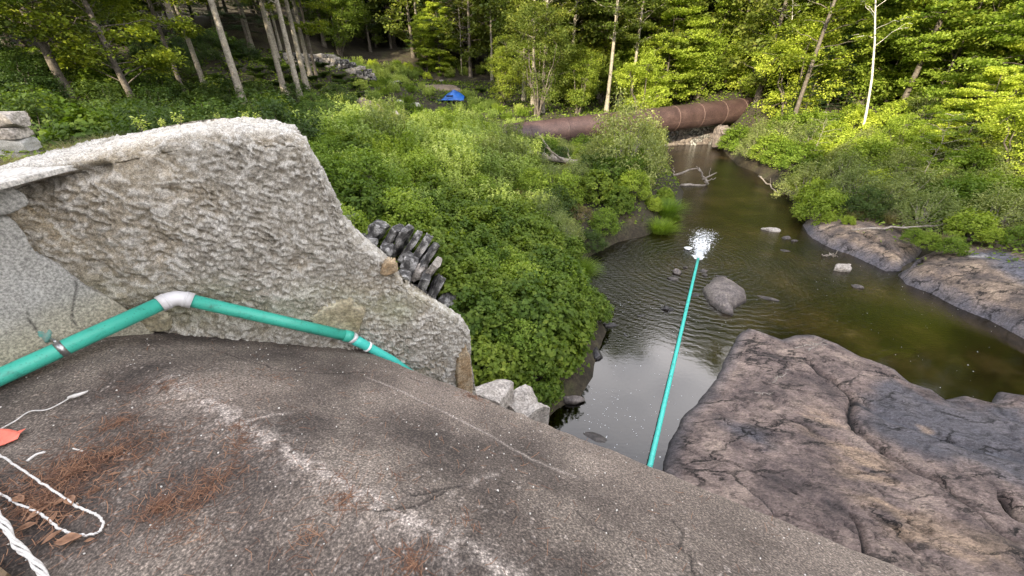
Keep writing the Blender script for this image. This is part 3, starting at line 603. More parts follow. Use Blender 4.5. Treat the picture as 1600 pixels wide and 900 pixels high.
# pipe strap and its bolt to the wall
def _px(P): v = P - np.array([0, 0, H]); return 800 + FPX * v[0] / (v[1] * cp - v[2] * sp)
ks = np.linspace(0, 1, 400); kk_ = min(ks, key=lambda k: abs(_px(plo + (bend - plo) * k) - 97)); sc_ = plo + (bend - plo) * kk_; mb = MB(); mb.tube([sc_ - d1 * .018, sc_ + d1 * .018], RB * 1.05, 24, True)
o = mb.build('strap', M['metal'], pipe)
hb = Bpt(80, 530, .012); hc = sc_ + np.array([0, 0, RB * 1.02]) - np.array([BN[0], BN[1], 0]) * RB * .3
mb = MB(); mb.tube([hc, (hc + hb) / 2 + np.array([0, 0, .01]), hb], .009, 6, True); mb.build('hanger_tab', M['metal'], pipe)
for (a, b) in (((63, 517), (74, 535)), ((78, 520), (76, 536)), ((60, 522), (70, 528))):
    pass
prism_on_wall('paint_splash', [(60, 518), (66, 517), (72, 526), (78, 515), (82, 517), (78, 533), (72, 536), (66, 528)], .008, .002, M['teal_paint'], wall, fine=.006, disp=.001, seed=22, plane=(PB0, BD, BN))

# stream pipe -------------------------------------------------------
Mp_ = np.array([*U(1017, 722, .55), .55]); Ep = np.array([*U(1091, 404, .05), .05])
dE = Mp_ - Ep; t_ = 1.0
back = Mp_ + dE * ((2.25 - Mp_[:2] @ Nn) / (dE[:2] @ Nn))
hp = thing('discharge_pipe', 'long straight light teal pipe reaching out over the pool to the white splash', 'pipe', )
mb = MB(); tt = np.linspace(0, 1, 14); sag = -np.sin(tt * np.pi) * .05
mb.tube([back * (1 - q) + Ep * q + np.array([0, 0, s]) for q, s in zip(tt, sag)], .050, 20, True); mb.build('pipe_run', M['teal_light'], hp)
mb = MB(); dn_ = -dE / np.linalg.norm(dE); mb.tube([Ep - dn_ * .02, Ep + dn_ * .16], .06, 20, True); mb.build('end_fitting', M['white_pvc'], hp)
edgept = tipp + d4 * .5 + np.array([0, 0, -.1])
mb = MB(); mb.tube([edgept, edgept + np.array([.15, .1, -.5]), back + np.array([-.2, .15, .6]), back], RB * .82, 16, True); mb.build('down_pipe', M['teal'], hp)

# ------------------------------------------------------------------ bedrock and ledges
def ledge(name, poly, h, wd, m, res=.06, seed=1, grooves=(), slate=(), tans=(), rough=1.0, tilt=(0, 0), hfun=None, pools=()):
    poly = np.asarray(poly); lo = poly.min(0) - .5; hi = poly.max(0) + .5
    a = np.arange(lo[0], hi[0], res); b = np.arange(lo[1], hi[1], res); X, Y = np.meshgrid(a, b, indexing='ij'); x, y = X.ravel(), Y.ravel(); P = np.stack([x, y], 1)
    wq = np.stack([fbm(p3(x, y, 1, 1.2), 4, seed), fbm(p3(x, y, 2, 1.2), 4, seed + 1)], 1)
    d = sdist(P + wq * .12, poly)
    z = np.where(d > 0, h * (1 - np.exp(-np.clip(d, 0, 99) / wd)) + .03 + h * .35 * (1 - np.exp(-np.clip(d, 0, 99) / (wd * .15))), d * 1.6)
    if hfun is not None: z = z + hfun(x, y) * sstep(0, .8, d)
    ins = sstep(0, .35, d)
    # layered, foliated surface: warped stripes running along one direction
    ang = R(-28); st = (x * math.cos(ang) + y * math.sin(ang)); tr = (-x * math.sin(ang) + y * math.cos(ang))
    lay = fbm(np.stack([st * .8, tr * 3.2 + wq[:, 0] * 1.2, st * 0], 1), 5, seed + 4, .6)
    z = z + ins * rough * (lay * .07 + fbm(p3(x, y, 0, .9), 5, seed + 6) * .10 - np.exp(-(np.abs(fbm(np.stack([st * 1.1, tr * 2.0, st * 0], 1), 5, seed + 9)) / .035) ** 2) * .05 + fbm(np.stack([st * 5, tr * 14, st * 0], 1), 4, seed + 12) * .028)
    cr = .85 * np.exp(-(np.abs(fbm(np.stack([st * 1.1, tr * 2.0, st * 0], 1), 5, seed + 9)) / .014) ** 2) * sstep(-.1, .4, lay + wq[:, 1]) + .6 * np.exp(-(np.abs(fbm(np.stack([st * 2.6, tr * 5.0, st * 0], 1), 4, seed + 19)) / .02) ** 2) * sstep(.05, .35, fbm(p3(x, y, 0, 1.1), 3, seed + 23)); z = z - .02 * cr * ins
    for pts, w_, dp in grooves:
        dd, _ = seg_dist(P + wq * .22, np.asarray(pts)); g = np.exp(-(dd / w_) ** 2); z = z - g * dp * ins; cr = np.maximum(cr, np.exp(-(dd / (w_ * .45)) ** 2))
    sl = np.clip(1 - np.clip(d, 0, 9) / .35, 0, 1) * .9
    for pts in slate: sl = np.maximum(sl, sstep(-.25, .25, sdist(P + wq * .6, np.asarray(pts))))
    tn = np.zeros(len(x))
    for pts, w_ in tans:
        dd, _ = seg_dist(P + wq * .3, np.asarray(pts)); tn = np.maximum(tn, np.exp(-(dd / w_) ** 2) * sstep(-.25, .35, fbm(np.stack([st * 1.5, tr * 5, st * 0], 1), 5, seed + 44)) * 1.3)
    F = grid_faces(len(a), len(b)); keep = (z > -.5); F = F[keep[F].all(1)]; V = np.stack([x, y, z], 1); idx = np.unique(F); rm = np.full(len(V), -1); rm[idx] = np.arange(len(idx))
    return mk(name, V[idx], rm[F], m, smooth=True, attrs={'crack': ('POINT', cr[idx]), 'slate': ('POINT', sl[idx]), 'tan': ('POINT', tn[idx])})
def UU_(pts, z=0.0): return np.array([U(p[0], p[1], z) for p in pts])
bed = [(1040, 735), (1046, 690), (1072, 650), (1100, 618), (1128, 580), (1142, 545), (1150, 524), (1168, 516), (1190, 524), (1222, 534), (1245, 526), (1272, 526), (1310, 540), (1345, 560), (1395, 580), (1420, 600), (1455, 612), (1478, 628), (1510, 622), (1545, 630), (1562, 615), (1600, 620), (1700, 640), (1900, 700)]
bed = np.concatenate([UU_(bed), [[9.0, 1.0], [6.0, -1.5], [2.2, .4], [2.4, 3.4]]])
o = ledge('bedrock_outcrop', bed, .17, .5, M['bedrock'], res=.026, seed=5, rough=.85,
    grooves=[(UU_([(1270, 545), (1310, 575), (1338, 605), (1345, 640), (1360, 665), (1395, 690)], .6), .09, .16), (UU_([(1340, 610), (1400, 640), (1470, 665), (1540, 690), (1600, 700)], .5), .14, .12),
             (UU_([(1395, 690), (1440, 720), (1490, 740), (1560, 790), (1600, 830)], .6), .06, .12), (UU_([(1355, 790), (1362, 830), (1375, 865)], .6), .05, .12), (UU_([(1380, 785), (1420, 800), (1450, 840)], .6), .05, .08),
             (UU_([(1580, 762), (1600, 788)], .5), .07, .3), (UU_([(1230, 800), (1200, 760), (1160, 730)], .6), .03, .03)],
    slate=[UU_([(1335, 610), (1400, 590), (1480, 625), (1620, 630), (1620, 760), (1500, 720), (1420, 690), (1360, 660)], .4), UU_([(1160, 640), (1210, 655), (1220, 685), (1180, 675)], .6)],
    tans=[(UU_([(1290, 640), (1340, 690), (1400, 760)], .6), .45), (UU_([(1420, 635), (1465, 660)], .5), .07), (UU_([(1440, 800), (1560, 860)], .6), .5)])
tag(o, 'broad dark brown bedrock outcrop with cracks and slate coloured hollows below the dam', 'rock')
lg1 = [(1256, 352), (1268, 372), (1300, 388), (1330, 398), (1360, 412), (1385, 424), (1408, 424), (1426, 412), (1440, 400), (1425, 388), (1400, 376), (1370, 366), (1345, 352), (1300, 340)]
o = ledge('rock_ledge', UU_(LG1), .62, .8, M['ledge'], res=.07, seed=15, grooves=[(UU_([(1335, 362), (1362, 372), (1395, 388), (1425, 396)], .6), .10, .3)], rough=.7)
tag(o, 'smaller tan sloping ledge with a grey wet rim, upstream on the right bank', 'rock')
lg2 = [(1404, 430), (1416, 444), (1445, 455), (1500, 482), (1545, 500), (1600, 528), (1700, 580), (1900, 660), (1900, 520), (1700, 440), (1600, 400), (1520, 392), (1480, 398), (1450, 405), (1425, 412)]
o = ledge('rock_ledge', UU_(LG2), .80, 1.1, M['ledge'], res=.07, seed=25, grooves=[(UU_([(1400, 428), (1425, 412), (1450, 405)], .3), .10, .4)], slate=[UU_([(1500, 400), (1545, 398), (1600, 425), (1660, 470), (1600, 460)], .7)], tans=[(UU_([(1512, 406), (1535, 404)], .8), .12)], rough=.8)
tag(o, 'large tan and grey rock ledge cut by the right edge', 'rock')

def boulder(name, loc, size, m, seed, sub=4, rot=0, flat=1.0, rough=.25, angular=True, box=False, chop=(.95, 1.25)):
    import bmesh
    bm = bmesh.new(); bmesh.ops.create_icosphere(bm, subdivisions=sub, radius=1.0); V = np.array([v.co[:] for v in bm.verts]); F = np.array([[v.index for v in f.verts] for f in bm.faces]); bm.free()
    if box:
        n = 11; g = np.linspace(-1, 1, n); V = []; F = []; base = 0
        for ax in range(3):
            for sg in (-1, 1):
                a, b = np.meshgrid(g, g, indexing='ij'); q = np.zeros((n * n, 3)); q[:, ax] = sg; q[:, (ax + 1) % 3] = a.ravel(); q[:, (ax + 2) % 3] = b.ravel()
                f = grid_faces(n, n) + base; F.append(f if sg > 0 else f[:, ::-1]); V.append(q); base += n * n
        V = np.concatenate(V); F = np.concatenate(F); rg = np.random.default_rng(seed)
        for _ in range(7):
            nrm = rg.normal(size=3) + np.sign(rg.normal(size=3)) * .5; nrm /= np.linalg.norm(nrm); c = rg.uniform(*chop); dd = V @ nrm; V = V - np.clip(dd - c, 0, 9)[:, None] * nrm
        V = V * (1 + rg.normal(size=3) * .1 * 0) + .10 * np.stack([fbm(V * 1.3 + seed + j * 7, 3, seed + j) for j in range(3)], 1); angular = False
    if angular:                                 # cut by random planes for flat faces
        rg = np.random.default_rng(seed)
        for _ in range(11):
            nrm = rg.normal(size=3); nrm /= np.linalg.norm(nrm); c = rg.uniform(.55, .88); dd = V @ nrm; V = V - np.clip(dd - c, 0, 9)[:, None] * nrm * .92
    V = V * (1 + rough * fbm(V * 1.1 + seed, 3, seed)[:, None] + .08 * fbm(V * 5 + seed, 3, seed + 2)[:, None] * .6)
    V = V * np.array(size); c, s = math.cos(rot), math.sin(rot); V = np.stack([V[:, 0] * c - V[:, 1] * s, V[:, 0] * s + V[:, 1] * c, V[:, 2]], 1)
    o = mk(name, V, F, m, smooth=False); o.location = loc
    return o
# the humped boulder beside the pipe and the small stones in the stream
sh = [(1100, 452), (1112, 440), (1130, 440), (1148, 448), (1165, 462), (1166, 472), (1148, 484), (1145, 494), (1128, 490), (1108, 475)]
o = ledge('boulder', UU_(sh), .34, .38, M['wet_rock'], res=.03, seed=35, rough=.35, tans=[(UU_([(1128, 446), (1142, 452)], .3), .25)]); tag(o, 'pointed brown boulder in the pool just right of the long teal pipe', 'rock')
for (px, py, sx, sy, sz, sd_, m_, lb) in [
  (1204, 359, .42, .24, .16, 1, 'pale_stone', 'pale flat rock out in the stream upstream of the white splash'),
  (1229, 372, .22, .16, .12, 2, 'wet_rock', 'small dark rock beside the pale flat rock in mid stream'),
  (1242, 376, .20, .10, .08, 3, 'wet_rock', 'thin dark stone awash at the right of the mid stream rocks'),
  (1226, 391, .25, .14, .03, 4, 'wet_rock', 'grey stone just under the surface below the mid stream rocks'),
  (1314, 421, .36, .28, .24, 5, 'pale_stone', 'rounded grey rock standing clear near the right ledge'),
  (1326, 413, .10, .07, .06, 6, 'pale_stone', 'tiny pale stone behind the rounded grey rock near the right ledge'),
  (1340, 448, .22, .16, .10, 7, 'wet_rock', 'dark grey rock awash between the right ledge and bedrock'),
  (1057, 426, .19, .18, .17, 8, 'wet_rock', 'upper dark rock of the pair left of the pipe outlet'),
  (1051, 435, .19, .12, .08, 9, 'wet_rock', 'lower flat rock of the pair left of the pipe outlet'),
  (1071, 418, .10, .08, .07, 10, 'wet_rock', 'small stone between the rock pair and the teal pipe'),
  (1099, 423, .17, .12, .12, 11, 'wet_rock', 'brown rock close right of the pipe outlet'),
  (1102, 430, .10, .08, .07, 12, 'wet_rock', 'small brown stone below the rock right of the pipe outlet'),
  (1043, 482, .22, .17, .15, 13, 'dark_rock', 'round dark stone left of the long pipe in the sky reflection'),
  (1088, 460, .18, .09, .05, 14, 'dark_rock', 'low dark stone touching the pipe beside the pointed boulder'),
  (1203, 466, .42, .16, .05, 15, 'wet_rock', 'long stone awash right of the pointed boulder'),
  (1127, 431, .26, .12, .03, 16, 'wet_rock', 'stone just breaking the surface behind the pointed boulder'),
  (932, 553, .20, .34, .14, 17, 'dark_rock', 'black wet rock against the left bank shrubs'),
  (978, 523, .05, .09, .03, 18, 'dark_rock', 'small black stone alone in the still pool'),
  (950, 508, .30, .10, .10, 19, 'dark_rock', 'long black rock end sticking out from the left bank'),
  (893, 624, .30, .20, .14, 20, 'wet_rock', 'dark brown rock at the shaded foot of the left bank'),
  (868, 618, .30, .25, .22, 21, 'wet_rock', 'brown rock tucked under the left bank shrubs'),
  (930, 683, .28, .12, .03, 22, 'wet_rock', 'submerged slab showing in the dark pool beside the dam edge'),
  (1003, 492, .16, .07, .04, 23, 'dark_rock', 'thin dark stone breaking the ripples left of the long pipe')]:
    P = U(px, py, .02); o = boulder('rock', (P[0], P[1], .0), (sx, sy, sz), M[m_], sd_, sub=4, rot=random.uniform(-.5, .5)); tag(o, lb, 'rock')
# pale rubble rock at the wall foot
for (px, py, z, sx, sy, sz, sd_, lb) in [(768, 612, 1.3, .42, .4, .9, 31, 'pale crumbling rubble rock at the foot of the wing wall'), (822, 636, .9, .42, .4, .95, 32, 'pale rounded rubble rock nearest the pool behind the dam edge'), (790, 640, .8, .4, .4, .9, 33, 'grey rubble rock between the two pale rocks behind the dam edge')]:
    P = U(px, py, z + .3); o = boulder('rubble_rock', (P[0], P[1], z - .3), (sx * .8, sy * .8, sz * .8), M['pale_stone'], sd_, rough=.15, box=True, rot=sd_); tag(o, lb, 'rock')

# ------------------------------------------------------------------ dry stone walls
def stone(name, parent, c, half, rot, m, seed):
    """one squared rough stone: jittered bevelled block"""
    n = 7; g = np.linspace(-1, 1, n); V = []; F = []; base = 0
    for ax in range(3):
        for sg in (-1, 1):
            a, b = np.meshgrid(g, g, indexing='ij'); q = np.zeros((n * n, 3)); q[:, ax] = sg; q[:, (ax + 1) % 3] = a.ravel(); q[:, (ax + 2) % 3] = b.ravel()
            f = grid_faces(n, n) + base; F.append(f if sg > 0 else f[:, ::-1]); V.append(q); base += n * n
    V = np.concatenate(V); F = np.concatenate(F); r = np.linalg.norm(V, axis=1)[:, None]; V = V / (np.sum(np.abs(V) ** 7, 1) ** (1 / 7))[:, None]
    V = V * np.array(half); V = V + np.stack([fbm(V * 3 + seed * 3.1, 3, seed), fbm(V * 3 + seed, 3, seed + 1), fbm(V * 3 - seed, 3, seed + 2)], 1) * min(half) * .35
    from mathutils import Euler
    Rm = np.array(Euler(rot).to_matrix()); V = V @ Rm.T + np.array(c)
    o = mk(name, V, F, m, parent, smooth=False); return o
# leaning slabs on the bank behind the wing wall
Lc = on_ground(640, 410)
sw = thing('collapsed_stone_wall', 'collapsed dry stone wall of leaning black and white slabs behind the wing wall', 'stone wall')
for k, (px, py, z, hx, hy, hz, lean, m_) in enumerate([
  (548, 345, 3.35, .18, .18, .20, .3, 'wall_stone'), (590, 358, 3.2, .24, .22, .22, .5, 'wall_stone'), (612, 372, 3.1, .13, .22, .40, .55, 'wall_stone'), (627, 378, 3.05, .11, .22, .46, .58, 'wall_stone'),
  (642, 384, 3.0, .11, .22, .50, .60, 'wall_stone'), (656, 392, 2.95, .12, .24, .46, .60, 'wall_stone'), (668, 400, 2.9, .10, .22, .42, .62, 'wall_stone'), (640, 412, 2.8, .22, .24, .22, .5, 'wall_stone'),
  (676, 420, 2.7, .12, .22, .36, .62, 'pale_stone'), (634, 432, 2.6, .18, .2, .2, .3, 'wall_stone'), (662, 444, 2.45, .14, .22, .34, .5, 'wall_stone'), (680, 452, 2.3, .12, .22, .40, .55, 'wall_stone'), (655, 424, 2.6, .16, .2, .22, .55, 'pale_stone'), (604, 392, 2.9, .2, .2, .2, .4, 'wall_stone'),
  (572, 380, 2.9, .3, .25, .25, .3, 'wall_stone'), (700, 470, 2.0, .25, .25, .3, .4, 'wall_stone'), (648, 468, 2.1, .3, .3, .3, .4, 'wall_stone')]):
    P = U(px, py, z); st_ = boulder('stone', (P[0], P[1], z), (hx * .78, hy * 1.2, hz * .92), M[m_], 40 + k, rough=.05, box=True); st_.rotation_euler = (random.uniform(-.35, .15), lean + random.uniform(-.12, .12), random.uniform(-.4, .4)); st_.parent = sw
# squared block wall at far left
bw = thing('block_wall', 'squared grey granite block wall cut off by the left edge of the picture', 'stone wall')
zt = 5.75; g0 = U(62, 232, 5.15); D0 = np.array([-.95, -.30]); D0 /= np.linalg.norm(D0)
D90 = np.array([-D0[1], D0[0]]); ang0 = math.atan2(D0[1], D0[0])
for k, (s, zc, hw, hz) in enumerate([(.50, 5.27, .38, .14), (1.02, 5.22, .13, .13), (1.4, 5.25, .25, .15), (1.95, 5.25, .3, .15), (.34, 5.55, .13, .12), (.82, 5.56, .33, .13), (1.42, 5.55, .26, .13), (1.95, 5.55, .26, .13), (.72, 5.85, .52, .16), (1.6, 5.84, .35, .15), (2.2, 5.85, .25, .15), (.5, 4.9, .4, .2), (1.3, 4.9, .4, .2), (2.1, 4.9, .4, .2)]):
    P = g0 + D0 * (s - .25 * (zc - 5.2)); st_ = boulder('granite_block', (P[0], P[1], zc), (hw, .30, hz * 1.04), M['pale_stone'] if k in (5, 4, 8) else M['facing'], 80 + k, rough=.03, box=True, chop=(1.15, 1.5)); st_.rotation_euler = (0, 0, ang0 + random.uniform(-.03, .03)); st_.parent = bw
# far field stone wall along the left slope
fw = thing('field_stone_wall', 'low mossy field stone wall running along the far left slope', 'stone wall')
pa, pb = on_ground(455, 104), on_ground(585, 128); kk = 0
for row in range(4):
    q = 0.0
    while q < 1:
        wv_ = random.uniform(.22, .5); Pm = pa * (1 - q) + pb * q
        stone('stone', fw, (Pm[0] + random.uniform(-.1, .1), Pm[1] + random.uniform(-.1, .1), gz(Pm[0], Pm[1]) + .1 + row * .28 + random.uniform(-.04, .04)), (wv_, .35, .17), (random.uniform(-.15, .15), random.uniform(-.15, .15), random.uniform(-.4, .4)), M['wall_stone'] if random.random() < .6 else M['pale_stone'], 120 + kk)
        kk += 1; q += wv_ * 1.9 / np.linalg.norm(pb - pa)
# stone abutment below the big pipe
ab = thing('stone_abutment', 'stacked brown field stones holding up the rusty pipe on the far bank', 'stone wall')
ga, gb = U(1028, 228, .0), U(1122, 224, .0)
for row in range(5):
    q = 0.0
    while q < 1:
        wv_ = random.uniform(.25, .5); Pm = ga * (1 - q) + gb * q
        stone('stone', ab, (Pm[0] + random.uniform(-.05, .05), Pm[1] + random.uniform(-.1, .1) + row * .05, .1 + row * .34), (wv_, .4, .2), (random.uniform(-.1, .1), random.uniform(-.15, .15), random.uniform(-.2, .2)), M['wet_rock'] if random.random() < .6 else M['wall_stone'], 160 + kk)  # darker stones picked so their colour stands in for shade
        kk += 1; q += wv_ * 1.85 / np.linalg.norm(gb - ga)

# ------------------------------------------------------------------ big rusty pipe (penstock)
PL = Ud(770, 220, 29.5); PR = Ud(1185, 169, 39.0); PRr = 1.08
Lp = PR - PL; PLn = np.linalg.norm(Lp); dP = Lp / PLn
pn = thing('rusty_pipe', 'huge rust brown steel pipe crossing the stream at the far end', 'pipe')
mb = MB(); mb.tube([PL + Lp * q for q in np.linspace(0, 1, 40)], PRr, 48, True); mb.build('pipe_shell', M['rust'], pn)
for q in (.10, .215, .36, .50, .61, .71, .81, .90):
    c_ = PL + Lp * q; mb = MB(); mb.tube([c_ - dP * .035, c_ + dP * .035], PRr + .018, 48, True); mb.build('weld_seam', M['seam'] if q > .5 else M['rust'], pn)
side = np.cross(dP, [0, 0, 1]); side /= np.linalg.norm(side)
if side[1] > 0: side = -side
for q0, q1 in ((.0, .36), (.5, .9)):
    o_ = (side * .97 - np.array([0, 0, .20])) * (PRr + .006); mb = MB(); mb.tube([PL + Lp * q0 + o_, PL + Lp * q1 + o_], .012, 5); mb.build('weld_seam', M['seam'], pn)
mb = MB(); c_ = PL + Lp * .22 - np.array([0, 0, 1.15])
stone('saddle', pn, PL + Lp * .2 - np.array([0, 0, 1.35]), (1.7, .8, .35), (0, 0, math.atan2(dP[1], dP[0])), M['rust_red'], 3)
stone('saddle', pn, Ud(1118, 205, 36.5) + np.array([.6, .2, -.5]), (.42, .5, 1.0), (0, 0, .2), M['wet_rock'], 4)  # dark stone colour stands in for shade on this saddle
for k, (px, py, s) in enumerate([(1136, 204, .6), (1172, 198, .7), (1155, 208, .8), (1195, 206, .9)]):
    P = Ud(px, py, 36.0); tag(boulder('rock', tuple(P), (s, s * .8, s * .7), M['wet_rock'], 60 + k), ['round pale rock under the right end of the rusty pipe', 'big pale rock right of the rusty pipe end', 'pale rock low on the bank below the rusty pipe end', 'pale boulder among the shrubs right of the rusty pipe'][k], 'rock')

# fallen logs and driftwood ------------------------------------------
def wig(a, b, n=8, amp=.05, seed=0):
    rg = np.random.default_rng(seed); q = np.linspace(0, 1, n)[:, None]; P = np.asarray(a) * (1 - q) + np.asarray(b) * q; j = rg.normal(size=(n, 3)) * amp; j[0] *= .2; j[-1] *= .2; return P + j
def log(name, a, b, r0, r1, m, label, twigs=0, seed=0):
    mb = MB(); P = wig(a, b, 10, .04, seed); mb.tube(P, np.linspace(r0, r1, 10) * (1 + .1 * np.random.default_rng(seed).normal(size=10)), 10, True); rg = np.random.default_rng(seed + 1)
    for k in range(twigs):
        i = rg.integers(2, 9); v = rg.normal(size=3); v /= np.linalg.norm(v); v[2] = abs(v[2]); mb.tube(wig(P[i], P[i] + v * r0 * rg.uniform(4, 9), 5, .02, seed + k), np.linspace(r1 * .6, .008, 5), 5)
    return tag(mb.build(name, m), label, 'log')
log('fallen_log', Ud(812, 236, 25), Ud(915, 258, 24), .26, .16, M['driftwood'], 'bare grey fallen log lying below the rusty pipe', 5, 3)
log('fallen_log', [*U(1330, 361, .9), .95], [*U(1478, 352, 1.2), 1.25], .05, .03, M['driftwood'], 'long thin bleached pole lying on the right bank ledge', 3, 5)
log('dead_branch', [*U(1185, 276, .3), .35], [*U(1218, 305, 0), .05], .05, .02, M['driftwood'], 'bare branch dipping into the water from the right bank', 4, 6)
def drift(name, base, spans, r, label, seed=0):
    mb = MB()
    for k, (a, b, rr_) in enumerate(spans): mb.tube(wig(a, b, 7, .04, seed + k), np.linspace(rr_, rr_ * .35, 7), 6, True)
    return tag(mb.build(name, M['driftwood']), label, 'driftwood')
def D_(px, py, z=.2, base=(1080, 290)):
    """a point above the spot of the pixel's foot: lifted straight up from the water"""
    y = U(base[0], base[1], 0)[1]; r = ray(px, py); t = y / r[1]; P = r * t; return np.array([P[0], P[1], max(P[2] + H, .02)])
drift('driftwood_snag', None, [(D_(1053, 274), D_(1090, 263), .09), (D_(1064, 291), D_(1106, 288), .12), (D_(1106, 288), D_(1092, 262), .10), (D_(1098, 280), D_(1120, 270), .07), (D_(1100, 284), D_(1118, 278), .05), (D_(1095, 268), D_(1088, 260), .05), (D_(1104, 286), D_(1110, 262), .04), (D_(1075, 290), D_(1060, 296), .08), (D_(1053, 275), D_(1053, 262), .05)], .1, 'bleached driftwood snag reaching from the left bank into the channel', 9)
drift('driftwood_snag', None, [(D_(1285, 398, base=(1300, 401)), D_(1302, 403, base=(1300, 401)), .03), (D_(1296, 396, base=(1300, 401)), D_(1309, 402, base=(1300, 401)), .025), (D_(1300, 404, base=(1300, 401)), D_(1310, 393, base=(1300, 401)), .02), (D_(1290, 403, base=(1300, 401)), D_(1303, 398, base=(1300, 401)), .02)], .1, 'small twiggy driftwood stuck in the shallows near the right ledge', 19)
Tw = lambda px, py: np.array([*U(px, py, .72), .80])
drift('driftwood_twigs', None, [(Tw(1240, 548), Tw(1290, 535), .018), (Tw(1250, 535), Tw(1285, 548), .014), (Tw(1262, 552), Tw(1292, 541), .014), (Tw(1270, 530), Tw(1288, 538), .012), (Tw(1245, 542), Tw(1265, 550), .012)], .1, 'tangle of pale dry twigs at the tip of the bedrock', 29)
drift('driftwood_twigs', None, [(Tw(1205, 602), Tw(1235, 583), .012), (Tw(1208, 594), Tw(1222, 590), .01), (Tw(1178, 618), Tw(1206, 618), .012)], .1, 'few dark twigs scattered on the middle of the bedrock', 39)
log('dead_branch', [*U(915, 532, .1), .25], [*U(938, 504, .1), .12], .05, .03, M['driftwood'], 'short bare branch at the waterline of the left bank', 2, 44)

# clearing: blue tarp, debris pile, dirt mounds --------------------------
tb = on_ground(706, 160); g = np.linspace(-1, 1, 26); X, Y = np.meshgrid(g, g, indexing='ij'); x, y = X.ravel(), Y.ravel()
hh = .95 * np.clip(1 - np.abs(x - .25) ** 1.2, 0, 1) * np.clip(1 - np.abs(y), 0, 1) ** .6 + .08 * fbm(p3(x, y, 0, 2.5), 3, 5)
o = mk('blue_tarp', np.stack([x * 1.35, y * 1.1, hh], 1), grid_faces(26, 26), M['blue'], smooth=False); o.location = (tb[0], tb[1], tb[2] + .25)
tarp = thing('tarp_cover', 'bright blue tarp draped over a low heap in the far clearing', 'tarp', (0, 0, 0)); o.parent = tarp; o.name = 'tarp_sheet'
mb = MB(); c_ = np.array([tb[0], tb[1] - 1.0, tb[2] + .62]); mb.tube([c_ + [-.35, -.1, 0], c_ + [.3, -.1, .02]], .07, 8, True); mb.build('gap_shade', M['black'], tarp)  # black bar standing in for the shade in the tarp's opening
def mound(name, px, py, h, rx, ry, m, label, cat, seed):
    P = on_ground(px, py); g = np.linspace(-1, 1, 40); X, Y = np.meshgrid(g, g, indexing='ij'); x, y = X.ravel(), Y.ravel(); r = np.hypot(x, y)
    z = ground(P[0] + x * rx, P[1] + y * ry) - P[2] + h * np.clip(1 - r ** 1.7, -.5, 1) * (1 + .3 * fbm(p3(x, y, 0, 2), 3, seed)) + .05 * fbm(p3(x, y, 0, 7), 3, seed)
    o = mk(name, np.stack([x * rx, y * ry, z], 1), grid_faces(40, 40), m, smooth=True); o.location = tuple(P); tag(o, label, cat); return P
mound('dirt_mound', 578, 176, 1.0, 1.5, 1.6, M['dirt'], 'bare brown dirt mound in the weeds at the edge of the clearing', 'mound', 3)
mound('bare_patch', 688, 138, .15, 2.6, 3.0, M['dirt'], 'sunlit bare dirt patch in the far clearing', 'dirt patch', 5)
mound('boulder', 618, 190, .7, .8, .7, M['pale_stone'], 'low brown boulder half hidden in the weeds below the clearing', 'rock', 7)
for k, (px, py, s, lb) in enumerate([(650, 170, .55, 'white leaning broken slab near the tarp'), (625, 160, .3, 'small white stone left of the leaning slab in the clearing'), (580, 118, .7, 'sunlit pale rock at the end of the field stone wall'), (622, 133, .5, 'pale rock below the sunlit weeds'), (612, 133, .4, 'smaller pale rock left of another below the sunlit weeds'), (690, 128, .3, 'pale stone on the bare dirt patch')]):
    P = on_ground(px, py); tag(boulder('rock', (P[0], P[1], P[2] + s * .3), (s, s * .6, s * .6), M['white_stone'] if k < 2 else M['pale_stone'], 90 + k), lb, 'rock')
P = on_ground(565, 195); mb = MB(); rg = np.random.default_rng(5)
for k in range(26):
    a = P + rg.normal(size=3) * [.7, .7, .12] + [0, 0, .45]; v = rg.normal(size=3) * [.7, .7, .15]; mb.tube(wig(a, a + v, 5, .03, k), np.linspace(.035, .01, 5), 5)
tag(mb.build('brush_pile', M['driftwood']), 'pile of pale dead sticks beside the dirt mound', 'brush pile')

# ------------------------------------------------------------------ vegetation
def leaf_arrays(Cn, size, rg, flat=.6, asp=.5, clump=None, fold=.12, out=None):
    n = len(Cn); th = rg.uniform(0, 6.2832, n); s = size * rg.uniform(.65, 1.3, n)
    nr = rg.normal(size=(n, 3)) * (1 - flat) * 1.0; nr[:, 2] = np.abs(nr[:, 2]) + flat
    if out is not None: nr = nr + out * 1.0
    nr /= np.linalg.norm(nr, axis=1)[:, None]
    d = np.stack([np.cos(th), np.sin(th), rg.normal(size=n) * .25 - .15], 1); d -= nr * (d * nr).sum(1)[:, None]; d /= np.linalg.norm(d, axis=1)[:, None]
    sd_ = np.cross(nr, d); a = Cn - d * (s * .5)[:, None]; t = Cn + d * (s * .5)[:, None] - nr * (s * .12)[:, None]
    l = Cn + sd_ * (s * asp * .5)[:, None] + nr * (s * fold)[:, None] - d * (s * .08)[:, None]; r_ = Cn - sd_ * (s * asp * .5)[:, None] + nr * (s * fold)[:, None] - d * (s * .08)[:, None]
    V = np.stack([a, l, t, r_], 1).reshape(-1, 3); F = np.arange(n * 4).reshape(n, 4)
    rnd = rg.uniform(0, 1, n) if clump is None else np.clip(clump * .55 + rg.uniform(0, 1, n) * .45, 0, 1)
    return V, F, rnd
